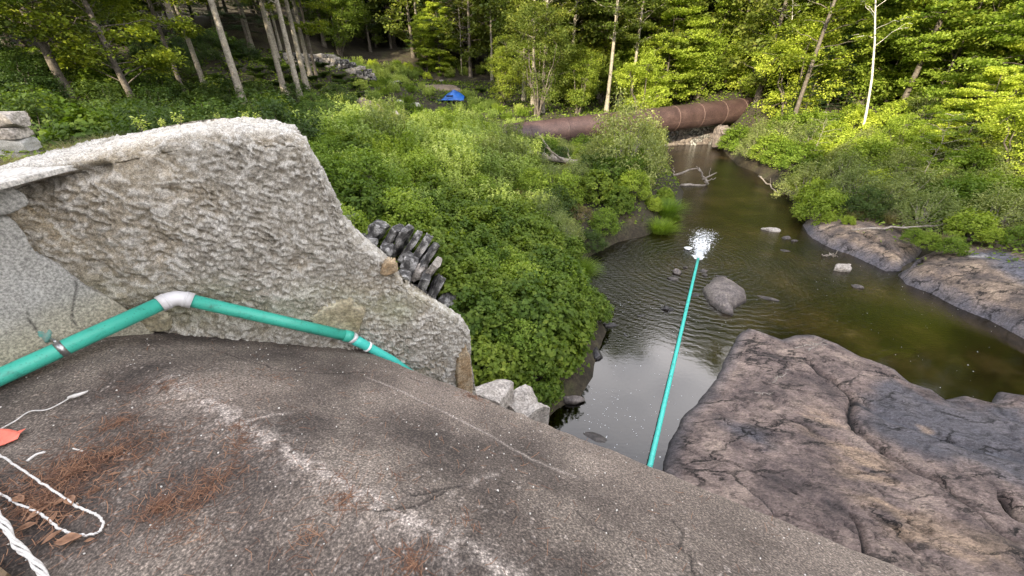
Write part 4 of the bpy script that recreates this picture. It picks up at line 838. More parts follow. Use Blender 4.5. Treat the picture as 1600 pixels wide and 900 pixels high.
def crown_mesh(name, cl, per, size, rg, m, parent, flat=.6, asp=.5, thick=.3, rfun=None, outw=0.0, center=None):
    """cl: clusters (N,4): x,y,z,radius"""
    cl = np.asarray(cl); N_ = len(cl); idx = np.repeat(np.arange(N_), per); q = rg.normal(size=(len(idx), 3)); q /= np.linalg.norm(q, axis=1)[:, None]
    q *= (rg.uniform(0, 1, len(idx)) ** .5)[:, None]; P = cl[idx, :3] + q * cl[idx, 3:4] * np.array([1, 1, thick])
    cr_ = rg.uniform(0, 1, N_)[idx]; out = None
    if outw and center is not None: v = P - np.array(center); out = v / (np.linalg.norm(v, axis=1)[:, None] + 1e-6) * outw
    V, F, r = leaf_arrays(P, size, rg, flat, asp, cr_, out=out)
    return mk(name, V, F, m, parent, attrs={'rnd': ('FACE', r)})
def branchy(root, h, tr, lo, cr, nb, per, leaf, mleaf, mbark, seed, lean=(0, 0), prof='round', rise=.35, thick=.22, crad=.55, flat=.7, asp=.55, nsub=4, wob=.15, topcut=1.0, vis=True):
    rg = np.random.default_rng(seed); n = 12; q = np.linspace(0, 1, n)
    T = np.stack([lean[0] * q ** 1.3 * h + wob * np.cumsum(rg.normal(size=n)) * q * .5, lean[1] * q ** 1.3 * h + wob * np.cumsum(rg.normal(size=n)) * q * .5, q * h - .25], 1)
    mb = MB(); mb.tube(T, tr * (1 - q * .82) * (1 + .5 * np.exp(-q * 25)), 9)
    cl = []
    for i in range(nb):
        f = (i + rg.uniform(0, 1)) / nb; z = lo + (h * topcut - lo) * f; k = np.interp(z, T[:, 2], np.arange(n)); P0 = np.array([np.interp(k, np.arange(n), T[:, j]) for j in range(3)])
        if prof == 'round': L_ = cr * (math.sin(math.pi * min(.12 + f * .86, 1)) ** .6)
        elif prof == 'cone': L_ = cr * (1 - f) ** .8 + .15
        else: L_ = cr * (1 - .55 * f)
        L_ *= rg.uniform(.65, 1.15); az = i * 2.39996 + rg.normal() * .4; d = np.array([math.cos(az), math.sin(az), 0]); up = rise * rg.uniform(.4, 1.4)
        pts = np.array([P0 + d * L_ * t + np.array([0, 0, L_ * (up * t - (.25 if prof == 'cone' else .12) * t * t)]) + rg.normal(size=3) * .05 * L_ * t for t in np.linspace(0, 1, 7)])
        mb.tube(pts, np.linspace(max(tr * .22 * (1 - .6 * f), .014), .005, 7), 5)
        cl.append([*pts[-1], crad]); sidev = np.array([-d[1], d[0], 0])
        for s_i in range(nsub):
            t = rg.uniform(.25, .95); b0 = np.array([np.interp(t, np.linspace(0, 1, 7), pts[:, j]) for j in range(3)]); sg = 1 if s_i % 2 else -1
            l2 = L_ * .45 * (1.2 - t) * rg.uniform(.6, 1.2) + .2; b1 = b0 + (d * .6 + sidev * sg * .8) * l2 + np.array([0, 0, l2 * .12 * rg.normal()])
            mb.tube(np.array([b0, (b0 + b1) / 2 + rg.normal(size=3) * .03, b1]), [.014, .01, .005], 4)
            for e in (.45, .8, 1.0): cl.append([*(b0 + (b1 - b0) * e + rg.normal(size=3) * .06), crad * rg.uniform(.5, .95)])
    mb.build('trunk', mbark, root)
    if per: crown_mesh('crown', cl, per, leaf, rg, mleaf, root, flat, asp, thick)
    return root
PROTO = {}
BIG = {'big1', 'big2', 'big3', 'big4', 'maple1', 'maple2', 'maple3', 'oak1', 'oak2', 'tall1', 'tall2', 'hem2', 'dense'}
MARKS = [(760, 560, 'beside the tall end of the wing wall'), (870, 560, 'over the black rocks at the waterline'), (740, 440, 'right of the leaning stone slabs'), (860, 430, 'at the bend of the left bank'), (940, 340, 'above the undercut bank left of the splash'), (1020, 300, 'at the channel edge by the driftwood snag'), (950, 230, 'in front of the rusty pipe'),
         (620, 300, 'behind the stepped end of the wing wall'), (520, 250, 'just behind the right shoulder of the wing wall'), (700, 230, 'below the blue tarp'), (830, 260, 'by the fallen grey log'), (560, 190, 'by the dirt mound'), (700, 165, 'around the blue tarp'), (60, 170, 'behind the granite block wall'), (200, 150, 'behind the left half of the wing wall'), (400, 140, 'behind the highest part of the wing wall'),
         (480, 130, 'below the field stone wall'), (620, 100, 'just behind the clearing'), (1180, 240, 'across the channel from the driftwood snag'), (1260, 310, 'above the tip of the smaller right ledge'), (1350, 270, 'below the white birch'), (1430, 330, 'above the cleft between the right ledges'), (1540, 330, 'above the large right ledge'), (1540, 240, 'under the yellow green maples at right'),
         (1000, 90, 'above the middle of the rusty pipe'), (1180, 100, 'above the right end of the rusty pipe'), (850, 80, 'above the left end of the rusty pipe'), (1330, 70, 'around the white birch'), (1500, 50, 'in the upper right corner'), (40, 50, 'in the upper left corner'), (200, 50, 'above the left half of the wing wall'), (330, 40, 'above the top of the wing wall'), (450, 40, 'by the twin pale trunks'), (560, 30, 'left of the clearing'), (700, 30, 'straight behind the blue tarp')]
def near(x, y, z):
    v = np.array([x, y, z - H]); d = v[1] * cp - v[2] * sp
    if d < .5: return 'out of view behind the dam'
    px, py = 800 + FPX * v[0] / d, 450 - FPX * (v[1] * sp + v[2] * cp) / d
    if px < -60: return 'outside the left edge'
    if px > 1660: return 'outside the right edge'
    return min(MARKS, key=lambda m: math.hypot(m[0] - px, m[1] - py))[2]
def proto(key, name, cat, builder):
    root = thing(name, 'x', cat, (0, -300, 0)); builder(root); PROTO[key] = [root, False, name, cat]; return root
def put(key, x, y, sc=1.0, rz=None, label='', group=None, z=None, dz=0.0, tilt=(0, 0), rnd=random):
    if group: label = label + ' ' + near(x, y, gz(x, y) + (6 if key in BIG else .8))
    if group: group = 'the ' + label
    root, used, name, cat = PROTO[key]; z = gz(x, y) if z is None else z
    rz = rnd.uniform(0, 6.28) if rz is None else rz; loc = (x, y, z + dz)
    if not used:
        PROTO[key][1] = True; root.location = loc; root.rotation_euler = (tilt[0], tilt[1], rz); root.scale = (sc, sc, sc) if not hasattr(sc, '__len__') else sc; root['label'] = label
        if group: root['group'] = group
        return root
    return dup(root, loc, rz, sc, label, group, cat, tilt)
B_ = lambda **k: (lambda root: branchy(root, **k))
proto('maple1', 'maple_tree', 'tree', B_(h=9.5, tr=.11, lo=.4, cr=3.4, nb=46, per=38, leaf=.17, mleaf=M['leaf_yellow'], mbark=M['bark'], seed=1, rise=.22, thick=.30, crad=.78, nsub=5, wob=.3, flat=.4, asp=.72))
proto('maple2', 'maple_tree', 'tree', B_(h=11.5, tr=.14, lo=.6, cr=4.0, nb=48, per=38, leaf=.18, mleaf=M['leaf_yellow'], mbark=M['bark'], seed=2, rise=.32, thick=.30, crad=.85, nsub=5, wob=.3, flat=.4, asp=.72, lean=(.05, .02)))
proto('maple3', 'maple_tree', 'tree', B_(h=8.0, tr=.08, lo=.7, cr=2.7, nb=36, per=36, leaf=.16, mleaf=M['leaf_maple'], mbark=M['bark'], seed=3, rise=.5, thick=.4, crad=.7, flat=.6, asp=.7, nsub=5, wob=.3))
proto('oak1', 'oak_tree', 'tree', B_(h=14.5, tr=.20, lo=1.6, cr=4.6, nb=60, per=34, leaf=.19, mleaf=M['leaf_oak'], mbark=M['bark'], seed=4, rise=.6, thick=.6, crad=.9, wob=.25, flat=.45, asp=.6))
proto('oak2', 'oak_tree', 'tree', B_(h=12.5, tr=.17, lo=1.0, cr=4.1, nb=56, per=34, leaf=.18, mleaf=M['leaf_maple'], mbark=M['bark'], seed=5, rise=.55, thick=.55, crad=.85, wob=.25, flat=.5, asp=.6, lean=(-.04, .03)))
proto('tall1', 'forest_tree', 'tree', B_(h=19, tr=.20, lo=6.0, cr=4.3, nb=40, per=26, leaf=.25, mleaf=M['leaf_oak'], mbark=M['bark_pale'], seed=6, rise=.5, thick=.4, crad=.95, flat=.5, asp=.6, nsub=3, wob=.08))
proto('tall2', 'forest_tree', 'tree', B_(h=17, tr=.15, lo=3.6, cr=3.9, nb=40, per=26, leaf=.23, mleaf=M['leaf_maple'], mbark=M['bark'], seed=7, rise=.4, thick=.35, crad=.9, flat=.6, asp=.6, nsub=3, wob=.10))
proto('dense', 'forest_tree', 'tree', B_(h=20, tr=.22, lo=1.5, cr=5.0, nb=60, per=16, leaf=.34, mleaf=M['leaf_oak'], mbark=M['bark'], seed=8, rise=.4, thick=.6, crad=1.2, flat=.4, asp=.7, nsub=3))
proto('hem1', 'hemlock_tree', 'tree', B_(h=9.0, tr=.12, lo=.8, cr=3.0, nb=52, per=40, leaf=.17, mleaf=M['leaf_hemlock'], mbark=M['bark'], seed=9, prof='cone', rise=.05, thick=.10, crad=.5, flat=.85, asp=.28))
proto('hem2', 'hemlock_tree', 'tree', B_(h=15.0, tr=.19, lo=2.2, cr=3.6, nb=62, per=30, leaf=.21, mleaf=M['leaf_hemlock'], mbark=M['bark'], seed=10, prof='cone', rise=.08, thick=.12, crad=.65, flat=.85, asp=.28))
proto('sap', 'sapling', 'tree', B_(h=5.0, tr=.03, lo=1.0, cr=1.5, nb=22, per=14, leaf=.12, mleaf=M['leaf_yellow'], mbark=M['bark_pale'], seed=11, rise=.5, thick=.35, crad=.4, flat=.7, asp=.65, nsub=2))
proto('birch', 'birch_tree', 'tree', B_(h=11, tr=.085, lo=5.4, cr=2.2, nb=16, per=10, leaf=.13, mleaf=M['leaf_yellow'], mbark=M['birch'], seed=12, lean=(-.34, .02), rise=.8, thick=.4, crad=.45, flat=.6, nsub=3, wob=.12))
proto('bare', 'dead_tree', 'tree', B_(h=10, tr=.10, lo=2.6, cr=2.6, nb=20, per=0, leaf=.1, mleaf=M['leaf_oak'], mbark=M['driftwood'], seed=13, rise=.9, nsub=5))
def shrub(root, h, r, nl, leaf, m, seed, flat=.35, asp=.6, thick=.8, crad=.22, ncl=120, dome=1.0, stems=9, outw=.7, mbark='bark', skirt=.25):
    rg = np.random.default_rng(seed); q = rg.normal(size=(ncl, 3)); q /= np.linalg.norm(q, axis=1)[:, None]; q[:, 2] = np.abs(q[:, 2]) * 1.0 - skirt * rg.uniform(0, 1, ncl)
    lump = 1 + .28 * fbm(q * 1.8 + seed, 3, seed); rad = (rg.uniform(.45, 1, ncl) ** .5) * lump
    P = q * rad[:, None] * np.array([r, r, h * dome]); P[:, 2] = np.maximum(P[:, 2] + h * .12, .05); P[:, 2] = np.minimum(P[:, 2], h * 1.25)
    cl = np.concatenate([P, (crad * rg.uniform(.6, 1.3, ncl))[:, None]], 1); mb = MB()
    for i in rg.choice(ncl, stems * 3, replace=False): mb.tube(wig([P[i][0] * .12, P[i][1] * .12, -.1], P[i], 6, .03, seed + int(i)), np.linspace(.02, .004, 6), 4)
    mb.build('stems', M[mbark], root)
    crown_mesh('foliage', cl, max(nl // ncl, 3), leaf, rg, m, root, flat, asp, thick, outw=outw, center=(0, 0, h * .2))
S_p = lambda **k: (lambda root: shrub(root, **k))
proto('vine', 'leafy_shrub', 'shrub', S_p(h=1.0, r=1.0, nl=4200, leaf=.115, m=M['leaf_vine'], seed=21, asp=.85, ncl=150, crad=.2, outw=.9))
proto('vine2', 'leafy_shrub', 'shrub', S_p(h=1.2, r=.9, nl=4800, leaf=.105, m=M['leaf_vine'], seed=22, asp=.7, ncl=190, crad=.18, outw=.8))
proto('shrub1', 'leafy_shrub', 'shrub', S_p(h=1.5, r=1.05, nl=4800, leaf=.105, m=M['leaf_shrub'], seed=23, asp=.5, ncl=150, crad=.26, outw=.5))
proto('shrub2', 'leafy_shrub', 'shrub', S_p(h=1.3, r=1.2, nl=5600, leaf=.09, m=M['leaf_dark'], seed=24, asp=.55, ncl=160, crad=.25))
proto('grey', 'willow_shrub', 'shrub', S_p(h=1.5, r=1.2, nl=7000, leaf=.075, m=M['leaf_grey'], seed=25, asp=.4, ncl=180, crad=.26, outw=.4, mbark='driftwood'))
proto('red', 'willow_shrub', 'shrub', S_p(h=.8, r=.9, nl=3600, leaf=.06, m=M['leaf_red'], seed=26, asp=.45, ncl=110, crad=.2, mbark='driftwood'))
proto('bright', 'leafy_shrub', 'shrub', S_p(h=1.1, r=.95, nl=4600, leaf=.10, m=M['leaf_yellow'], seed=27, asp=.7, ncl=130, crad=.24))
def bigcrown(root, h, r, lo, per, leaf, m, seed, ncl=360, crad=.75, tr=.12, trunks=3, asp=.65, flat=.5):
    rg = np.random.default_rng(seed); mb = MB(); lob = []
    for k in range(13):
        a = rg.uniform(0, 6.28); q = rg.uniform(0, 1); zc = lo + (h - lo) * (.12 + .78 * q); rad = r * (.75 * math.sin(math.pi * (.15 + .7 * q))) * rg.uniform(.5, 1.05); lob.append((rad * math.cos(a), rad * math.sin(a), zc, r * rg.uniform(.34, .55)))
    for k in range(trunks):
        for l in lob[k::trunks]: mb.tube(wig([rg.normal() * .15, rg.normal() * .15, -.2], [l[0], l[1], l[2]], 9, .07, seed + k), np.linspace(tr, .015, 9), 7)
    cl = []
    for i in range(ncl):
        l = lob[rg.integers(0, 13)]; d = rg.normal(size=3); d /= np.linalg.norm(d); d *= rg.uniform(.45, 1.1) ** .5; p_ = np.array(l[:3]) + d * l[3] * np.array([1, 1, .8]); p_[2] = max(p_[2], .2)
        cl.append([*p_, crad * rg.uniform(.5, 1.1)])
        if i % 5 == 0: mb.tube(wig(l[:3], p_, 4, .05, seed + i), [.025, .018, .01, .004], 4)
    mb.build('trunk', M['bark'], root); crown_mesh('crown', cl, per, leaf, rg, m, root, flat, asp, .55, outw=.35, center=(0, 0, h * .4))
G_ = lambda **k: (lambda root: bigcrown(root, **k))
proto('big1', 'broadleaf_tree', 'tree', G_(h=7.5, r=3.1, lo=.3, per=44, leaf=.16, m=M['leaf_yellow'], seed=201, flat=.35))
proto('big2', 'broadleaf_tree', 'tree', G_(h=9.0, r=3.3, lo=.8, per=44, leaf=.17, m=M['leaf_maple'], seed=202, asp=.5, flat=.35))
proto('big3', 'broadleaf_tree', 'tree', G_(h=10.5, r=3.8, lo=1.5, per=40, leaf=.18, m=M['leaf_oak'], seed=203, asp=.45, ncl=420, flat=.35))
proto('big4', 'broadleaf_tree', 'tree', G_(h=6.0, r=2.6, lo=.2, per=44, leaf=.14, m=M['leaf_maple'], seed=204, flat=.35))
def weed(root, h, r, ns, m, seed, leaf=.09, asp=.28, per=26, stemc='leaf_weed'):
    rg = np.random.default_rng(seed); mb = MB(); P = []; cr_ = []
    for k in range(ns):
        a = rg.uniform(0, 6.28); rr_ = r * rg.uniform(0, 1) ** .5; b = np.array([rr_ * math.cos(a), rr_ * math.sin(a), -.05]); hh = h * rg.uniform(.6, 1.1); t = b + np.array([rg.normal() * .12 * h, rg.normal() * .12 * h, hh])
        L_ = wig(b, t, 6, .015, seed + k); mb.tube(L_, np.linspace(.007, .003, 6), 3); q = rg.uniform(.15, 1, per) ** .8; c = rg.uniform(0, 1)
        pt = np.stack([np.interp(q, np.linspace(0, 1, 6), L_[:, j]) for j in range(3)], 1); off = rg.normal(size=(per, 3)) * [.045, .045, .02]; P.append(pt + off * (1.3 - q)[:, None] * 1.4); cr_.append(np.clip(c * .5 + q * .6, 0, 1))
    mb.build('stems', M['grass'], root, False) if False else None
    V, F = mb.lists(); mk('stems', V, F, M['grass'], root, attrs={'rnd': ('FACE', np.full(len(F), .3))})
    P = np.concatenate(P); V, F, rn = leaf_arrays(P, leaf, rg, .35, asp, np.concatenate(cr_)); mk('foliage', V, F, m, root, attrs={'rnd': ('FACE', rn)})
W_ = lambda **k: (lambda root: weed(root, **k))
proto('weed1', 'tall_weeds', 'weeds', W_(h=1.25, r=.75, ns=85, m=M['leaf_weed'], seed=31, leaf=.125))
proto('weed2', 'tall_weeds', 'weeds', W_(h=1.0, r=.8, ns=80, m=M['leaf_shrub'], seed=32, leaf=.12, asp=.4, per=22))
proto('weed3', 'tall_weeds', 'weeds', W_(h=1.5, r=.6, ns=60, m=M['leaf_grey'], seed=33, leaf=.11, asp=.35, per=34))
def grass(root, h, r, nb, m, seed, w_=.006):
    rg = np.random.default_rng(seed); a = rg.uniform(0, 6.28, nb); rr_ = r * .35 * rg.uniform(0, 1, nb) ** .5; b = np.stack([rr_ * np.cos(a), rr_ * np.sin(a), np.zeros(nb) - .03], 1); a2 = a + rg.normal(size=nb) * .5
    hh = h * rg.uniform(.5, 1.1, nb); sp_ = r * rg.uniform(.2, 1, nb); sd_ = np.stack([-np.sin(a2), np.cos(a2), np.zeros(nb)], 1) * w_; d = np.stack([np.cos(a2), np.sin(a2), np.zeros(nb)], 1)
    rows = []
    for t in (0, .4, .75, 1.0):
        c = b + d * (sp_ * t ** 1.8)[:, None]; c[:, 2] += hh * (t - .35 * t ** 3); wq = (1 - t) * .9 + .1; rows += [c - sd_ * wq, c + sd_ * wq]
    V = np.stack(rows, 1).reshape(-1, 3); k = np.arange(nb)[:, None] * 8; F = np.concatenate([k + [0, 1, 3, 2], k + [2, 3, 5, 4], k + [4, 5, 7, 6]]); rn = rg.uniform(0, 1, nb)
    mk('blades', V, F, m, root, attrs={'rnd': ('FACE', np.tile(rn, 3))})
proto('grass', 'grass_tuft', 'grass tuft', lambda r: grass(r, .85, .75, 1500, M['grass'], 41))
proto('dry', 'dry_grass_tuft', 'grass tuft', lambda r: grass(r, .45, .42, 450, M['grass_dry'], 42, .003))
def fern(root, seed):
    rg = np.random.default_rng(seed); P = []; 
    for k in range(26):
        a = rg.uniform(0, 6.28); d = np.array([math.cos(a), math.sin(a), 0]); s = np.array([-d[1], d[0], 0]); L_ = rg.uniform(.6, 1.1)
        for t in np.linspace(.15, 1, 16):
            c = d * L_ * t * .8 + np.array([0, 0, L_ * (1.1 * t - .75 * t * t) + .05])
            for sg in (-1, 1):
                for e in (.3, .7, 1): P.append(c + s * sg * (1 - t) * .28 * e)
    V, F, rn = leaf_arrays(np.array(P), .11, rg, .8, .35); mk('fronds', V, F, M['leaf_dark'], root, attrs={'rnd': ('FACE', rn)})
proto('fern', 'fern', 'fern', lambda r: fern(r, 51))
def plantlet(root, seed):
    rg = np.random.default_rng(seed); P = []; mb = MB()
    for k in range(7):
        t_ = np.array([rg.normal() * .06, rg.normal() * .06, rg.uniform(.10, .20)]); mb.tube(wig([0, 0, 0], t_, 4, .004, k), [.003, .002, .002, .001], 4); P += [t_ * q + rg.normal(size=3) * .02 for q in rg.uniform(.4, 1, 9)]
    mb.build('stems', M['bark'], root); V, F, rn = leaf_arrays(np.array(P), .045, rg, .4, .4); mk('foliage', V, F, M['leaf_weed'], root, attrs={'rnd': ('FACE', rn)})
proto('plantlet', 'seedling', 'plant', lambda r: plantlet(r, 61))

def scatter(poly, spacing, seed, margin=.5, avoid=(), maxn=999):
    rg = np.random.default_rng(seed); poly = np.asarray(poly, float); lo, hi = poly.min(0), poly.max(0); out = []; cand = rg.uniform(lo, hi, (int((hi - lo).prod() / spacing ** 2 * 9) + 50, 2))
    ok = (sdist(cand, poly) > 0) & (-sdist(cand, RIV) > margin); cand = cand[ok]
    for c in cand:
        if any(math.hypot(c[0] - a[0], c[1] - a[1]) < a[2] for a in avoid): continue
        if all((c[0] - o[0]) ** 2 + (c[1] - o[1]) ** 2 > spacing ** 2 for o in out): out.append(c)
        if len(out) >= maxn: break
    return out
tarpxy = tb[:2]; clear_c = on_ground(688, 138)[:2]; dm = on_ground(578, 176)[:2]
keepout_log = [(2.2, 25, 1.2), (2.8, 23.6, 1.2), (3.8, 24.2, 1.2), (1.3, 24.0, 1.0)]
keepout = [(tarpxy[0], tarpxy[1], 2.2), (tarpxy[0] - 1.2, tarpxy[1] - 4, 2.2), (clear_c[0], clear_c[1], 4.5), (dm[0], dm[1] - 1, 2.0)]
rr0 = random.Random(5)
# --- near left bank: vines and leafy shrubs tumbling to the pool
block_keep = [(-12.2, 9.5, 2.2), (-10, 8, 1.5), (-14, 9.3, 2.2), (-8.5, 6.8, 1.2), (-11.2, 8.2, 1.5)]
slabs_keep = [(-3.3, 8.4, 1.0), (-2.4, 8.0, .9), (-2.0, 7.3, .8), (-3.0, 7.2, 1.2), (-1.9, 6.4, .8), (-3.6, 9.2, .7)]
for c in scatter([(-1.7, 6.3), (.3, 6.0), (1.0, 7.6), (2.6, 10), (4, 14), (1.2, 14.2), (-2.4, 14.2), (-3.4, 11), (-2.4, 9.4), (-1.2, 8)], .64, 3, .22, slabs_keep):
    k = rr0.choice(['vine', 'vine2', 'vine', 'vine2', 'shrub1', 'weed2', 'vine']); edge = float(-sdist(c[None], RIV)[0]); sc = rr0.uniform(.8, 1.1) * min(1, .75 + edge * .4)
    put(k, c[0], c[1], sc, label='broad leaved weeds' if k == 'weed2' else ['dense dark green leafy shrub', 'dense fine leaved green shrub', 'bright narrow leaved shrub'][['vine', 'vine2', 'shrub1'].index(k)], group='x', dz=-.1, rnd=rr0)
for c in scatter([(-4.8, 9.6), (-3.4, 9.8), (-2.4, 14.2), (1.2, 14.2), (1, 17), (-7, 17), (-7.5, 12)], .95, 4, .5, slabs_keep):
    k = rr0.choice(['shrub1', 'weed2', 'vine2', 'weed1', 'shrub1'])
    put(k, c[0], c[1], rr0.uniform(.7, 1.05), label={'weed1': 'pale narrow leaved weeds', 'weed2': 'broad leaved green weeds'}.get(k, 'bright green shrub'), group={'weed1': 'pale weeds on the near bank', 'weed2': 'broad leaved weeds on the near bank'}.get(k, 'shrubs above the stone wall'), rnd=rr0)
# --- middle left bank
for c in scatter([(1.2, 14.2), (4, 14), (5.5, 17), (7, 20), (7.5, 24), (6.5, 31), (3.5, 31), (1, 24), (.6, 17)], 1.1, 5, .1, keepout_log):
    k = rr0.choice(['grey', 'shrub1', 'red', 'grey', 'shrub2', 'vine2', 'grey', 'shrub1']); edge = float(-sdist(c[None], RIV)[0])
    put(k, c[0], c[1], rr0.uniform(.65, 1.05) * min(1.1, .7 + .3 * edge), label={'grey': 'grey green willow shrub', 'red': 'reddish brown low shrub', 'shrub2': 'dark green shrub'}.get(k, 'mid green shrub'), group={'grey': 'grey willow shrubs on the left bank', 'red': 'reddish shrubs on the left bank', 'shrub2': 'dark shrubs on the left bank'}.get(k, 'green shrubs along the stream'), rnd=rr0)
for c in scatter([(-8.5, 17), (.6, 17), (1, 24), (2.5, 30), (-3, 30), (-6, 27), (-9.5, 24)], 1.0, 6, .5, [(dm[0], dm[1] - 1, 2.2)]):
    k = rr0.choice(['weed1', 'weed1', 'weed3', 'weed2', 'bright'])
    put(k, c[0], c[1], rr0.uniform(.85, 1.35) * (.7 if k == 'bright' else 1), label={'weed3': 'grey green tall weeds of the meadow', 'weed2': 'broad leaved weeds of the meadow'}.get(k, 'light green tall weeds of the meadow'), group={'weed3': 'grey green meadow weeds', 'weed2': 'broad leaved meadow weeds'}.get(k, 'tall meadow weeds'), rnd=rr0)
for c in scatter([(-9.5, 24), (-6, 27), (-3, 30), (3, 31), (2, 40), (-1, 42), (-4, 52), (-14, 52), (-14, 44), (-13, 30)], 1.35, 7, .5, keepout):
    k = rr0.choice(['weed2', 'weed1', 'weed1', 'fern'])
    put(k, c[0], c[1], rr0.uniform(.55, .85), label={'weed2': 'low broad leaved weeds', 'fern': 'low dark fern'}.get(k, 'low pale weeds'), group={'weed2': 'broad weeds of the clearing', 'fern': 'ferns of the clearing'}.get(k, 'weeds of the clearing'), rnd=rr0)
# sunlit goldenrod strip behind the clearing
for c in scatter([on_ground(500, 104)[:2], on_ground(560, 118)[:2], on_ground(640, 128)[:2], on_ground(680, 126)[:2], on_ground(750, 118)[:2], on_ground(760, 108)[:2], on_ground(640, 106)[:2], on_ground(520, 96)[:2]], 1.3, 8, .5, [(clear_c[0], clear_c[1], 2.5)], maxn=110):
    put(rr0.choice(['bright', 'weed1', 'grass', 'weed1']), c[0], c[1], rr0.uniform(.7, 1.1), label='sunlit yellow green plants', group='sunlit plants behind the clearing', rnd=rr0)
# big round shrub in front of the rusty pipe, neighbours and the special clumps by the water
P = U(968, 296, .8); put('grey', P[0], P[1], (2.0, 1.8, 2.6), label='big rounded grey green willow shrub standing in front of the rusty pipe', rnd=rr0)
P = U(1005, 262, 1.0); put('grey', P[0], P[1], (1.3, 1.2, 1.7), label='willow shrub right behind the biggest one at the rusty pipe', rnd=rr0)
P = U(925, 300, 1.0); put('shrub2', P[0], P[1], 1.1, label='dark shrub tucked left of the biggest willow shrub', rnd=rr0)
for (px, py, s, lb, k) in [(1040, 322, 1.5, 'bright yellow green grass tuft at the channel edge', 'grass'), (1030, 350, 1.35, 'taller deep green grass tuft below the bright one at the channel edge', 'grass'), (1052, 330, .7, 'small bright grass tuft right beside the water edge', 'grass'), (905, 415, 1.2, 'round green grass tuft on the left bank ledge above the dark water', 'grass'), (1038, 296, .55, 'yellow leaved low bush above the bright grass tuft', 'bright'), (1020, 310, .5, 'low yellow green bush left of the bright grass tuft', 'bright'),
                         (698, 468, .9, 'dry grass tuft at the right end of the collapsed slabs', 'dry'), (580, 385, .8, 'dry grass tuft left of the leaning slabs', 'dry'), (598, 398, .8, 'dry grass tuft just below the leaning slabs', 'dry'), (712, 480, .9, 'wispy dry grass tuft behind the end of the wing wall', 'dry'), (655, 462, .6, 'small grass tuft between the collapsed slabs', 'dry'), (560, 360, .7, 'thin grass tuft at the left end of the collapsed slabs', 'dry')]:
    P = on_ground(px, py + 12, .2); put(k, P[0], P[1], s, label=lb, rnd=rr0)
# plants on the wall top
for (px, py, s, lb) in [(221, 206, 1.1, 'yellow green seedling on the wall top, leftmost large one'), (258, 199, .7, 'small seedling on the wall top right of the largest'), (282, 194, .9, 'upright seedling near the middle of the wall top'), (340, 185, .5, 'tiny seedling at the highest part of the wall top'), (385, 186, .6, 'left seedling of two near the right end of the wall top'), (403, 187, .6, 'right seedling of two near the right end of the wall top')]:
    s0, z0 = Wp(px, py, -.62); q = Wxyz(s0, z0, -.62); put('plantlet', q[0], q[1], s * .6, z=q[2] - .01, label=lb, rnd=rr0)
for (px, py, lb) in [(160, 222, 'dry grass tuft behind the wall top with long stalks'), (110, 232, 'short yellowish grass tuft along the wall top'), (30, 252, 'yellow grass tuft at the base of the granite blocks')]:
    s0, z0 = Wp(px, py, -.78); q = Wxyz(s0, z0, -.78); put('dry', q[0], q[1], .5, z=q[2] - .08, label=lb, rnd=rr0)
# --- shaded undergrowth at left
for c in scatter([(-6.5, 8), (-9, 17), (-9.5, 24), (-12.5, 34), (-13, 42), (-24, 44), (-34, 30), (-24, 12), (-12, 7), (-8, 6)], 1.55, 9, .5, block_keep):
    k = rr0.choice(['shrub2', 'shrub2', 'fern', 'shrub2', 'shrub2', 'fern', 'vine'])
    if c[1] > 30 and c[0] > -24: k = 'fern'
    put(k, c[0], c[1], rr0.uniform(.8, 1.35), label={'fern': 'dark fern under trees', 'shrub2': 'dark green shrub under trees'}.get(k, 'mid green shrub under trees'), group={'fern': 'ferns behind the wing wall', 'shrub2': 'dark shrubs behind the wing wall'}.get(k, 'green shrubs behind the wing wall'), rnd=rr0)
# --- right bank
def rpt(px, py, z): return tuple(U(px, py, z))
for c in scatter([rpt(1125, 225, 0), rpt(1180, 268, 0), rpt(1256, 335, 0), rpt(1275, 348, .5), rpt(1345, 345, .5), rpt(1480, 375, .8), rpt(1600, 392, 1), rpt(1800, 420, 1), (34, 24), (26, 31), (14, 40), (10, 38)], 1.35, 10, .3, maxn=190):
    k = rr0.choice(['grey', 'shrub1', 'grey', 'vine2', 'bright' if c[0] > 17 else 'shrub2'])
    put(k, c[0], c[1], rr0.uniform(.8, 1.35), label={'grey': 'grey green willow shrub of the right bank', 'bright': 'yellow green broad leaved shrub'}.get(k, 'green leafy shrub of the right bank'), group={'grey': 'grey shrubs on the right bank', 'bright': 'yellow green shrubs on the right bank'}.get(k, 'green shrubs on the right bank'), rnd=rr0)
for (px, py, s, k, lb) in [(1290, 345, .35, 'bright', 'yellowish low plants capping the left end of the right ledge'), (1322, 350, .3, 'bright', 'second yellowish low plant along the top of the right ledge'), (1440, 392, .40, 'shrub1', 'green plants growing in the cleft of the right ledge'), (1478, 398, .42, 'shrub1', 'green plants filling the gap beside the large right ledge'), (1420, 378, .36, 'shrub1', 'small green plant at the upper end of the ledge cleft'), (1434, 428, .16, 'bright', 'lime green sprig on the low slab between the two ledges'), (1545, 378, .4, 'bright', 'yellow green plants behind the large right ledge'), (1585, 385, .5, 'shrub1', 'green plants at the right edge behind the large ledge')]:
    P = on_ground(px, py + 4); put(k, P[0], P[1], s, label=lb, z=P[2] + .15, rnd=rr0)
for k_, (px, py) in enumerate([(1300, 338), (1345, 336), (1390, 350), (1450, 372), (1500, 366), (1560, 364), (1475, 380), (1590, 372), (1330, 344), (1415, 362)]):
    P = on_ground(px, py); put('dry', P[0], P[1], 1.0 + .3 * (k_ % 3), label='dry straw coloured grass tuft', group='x', rnd=rr0)
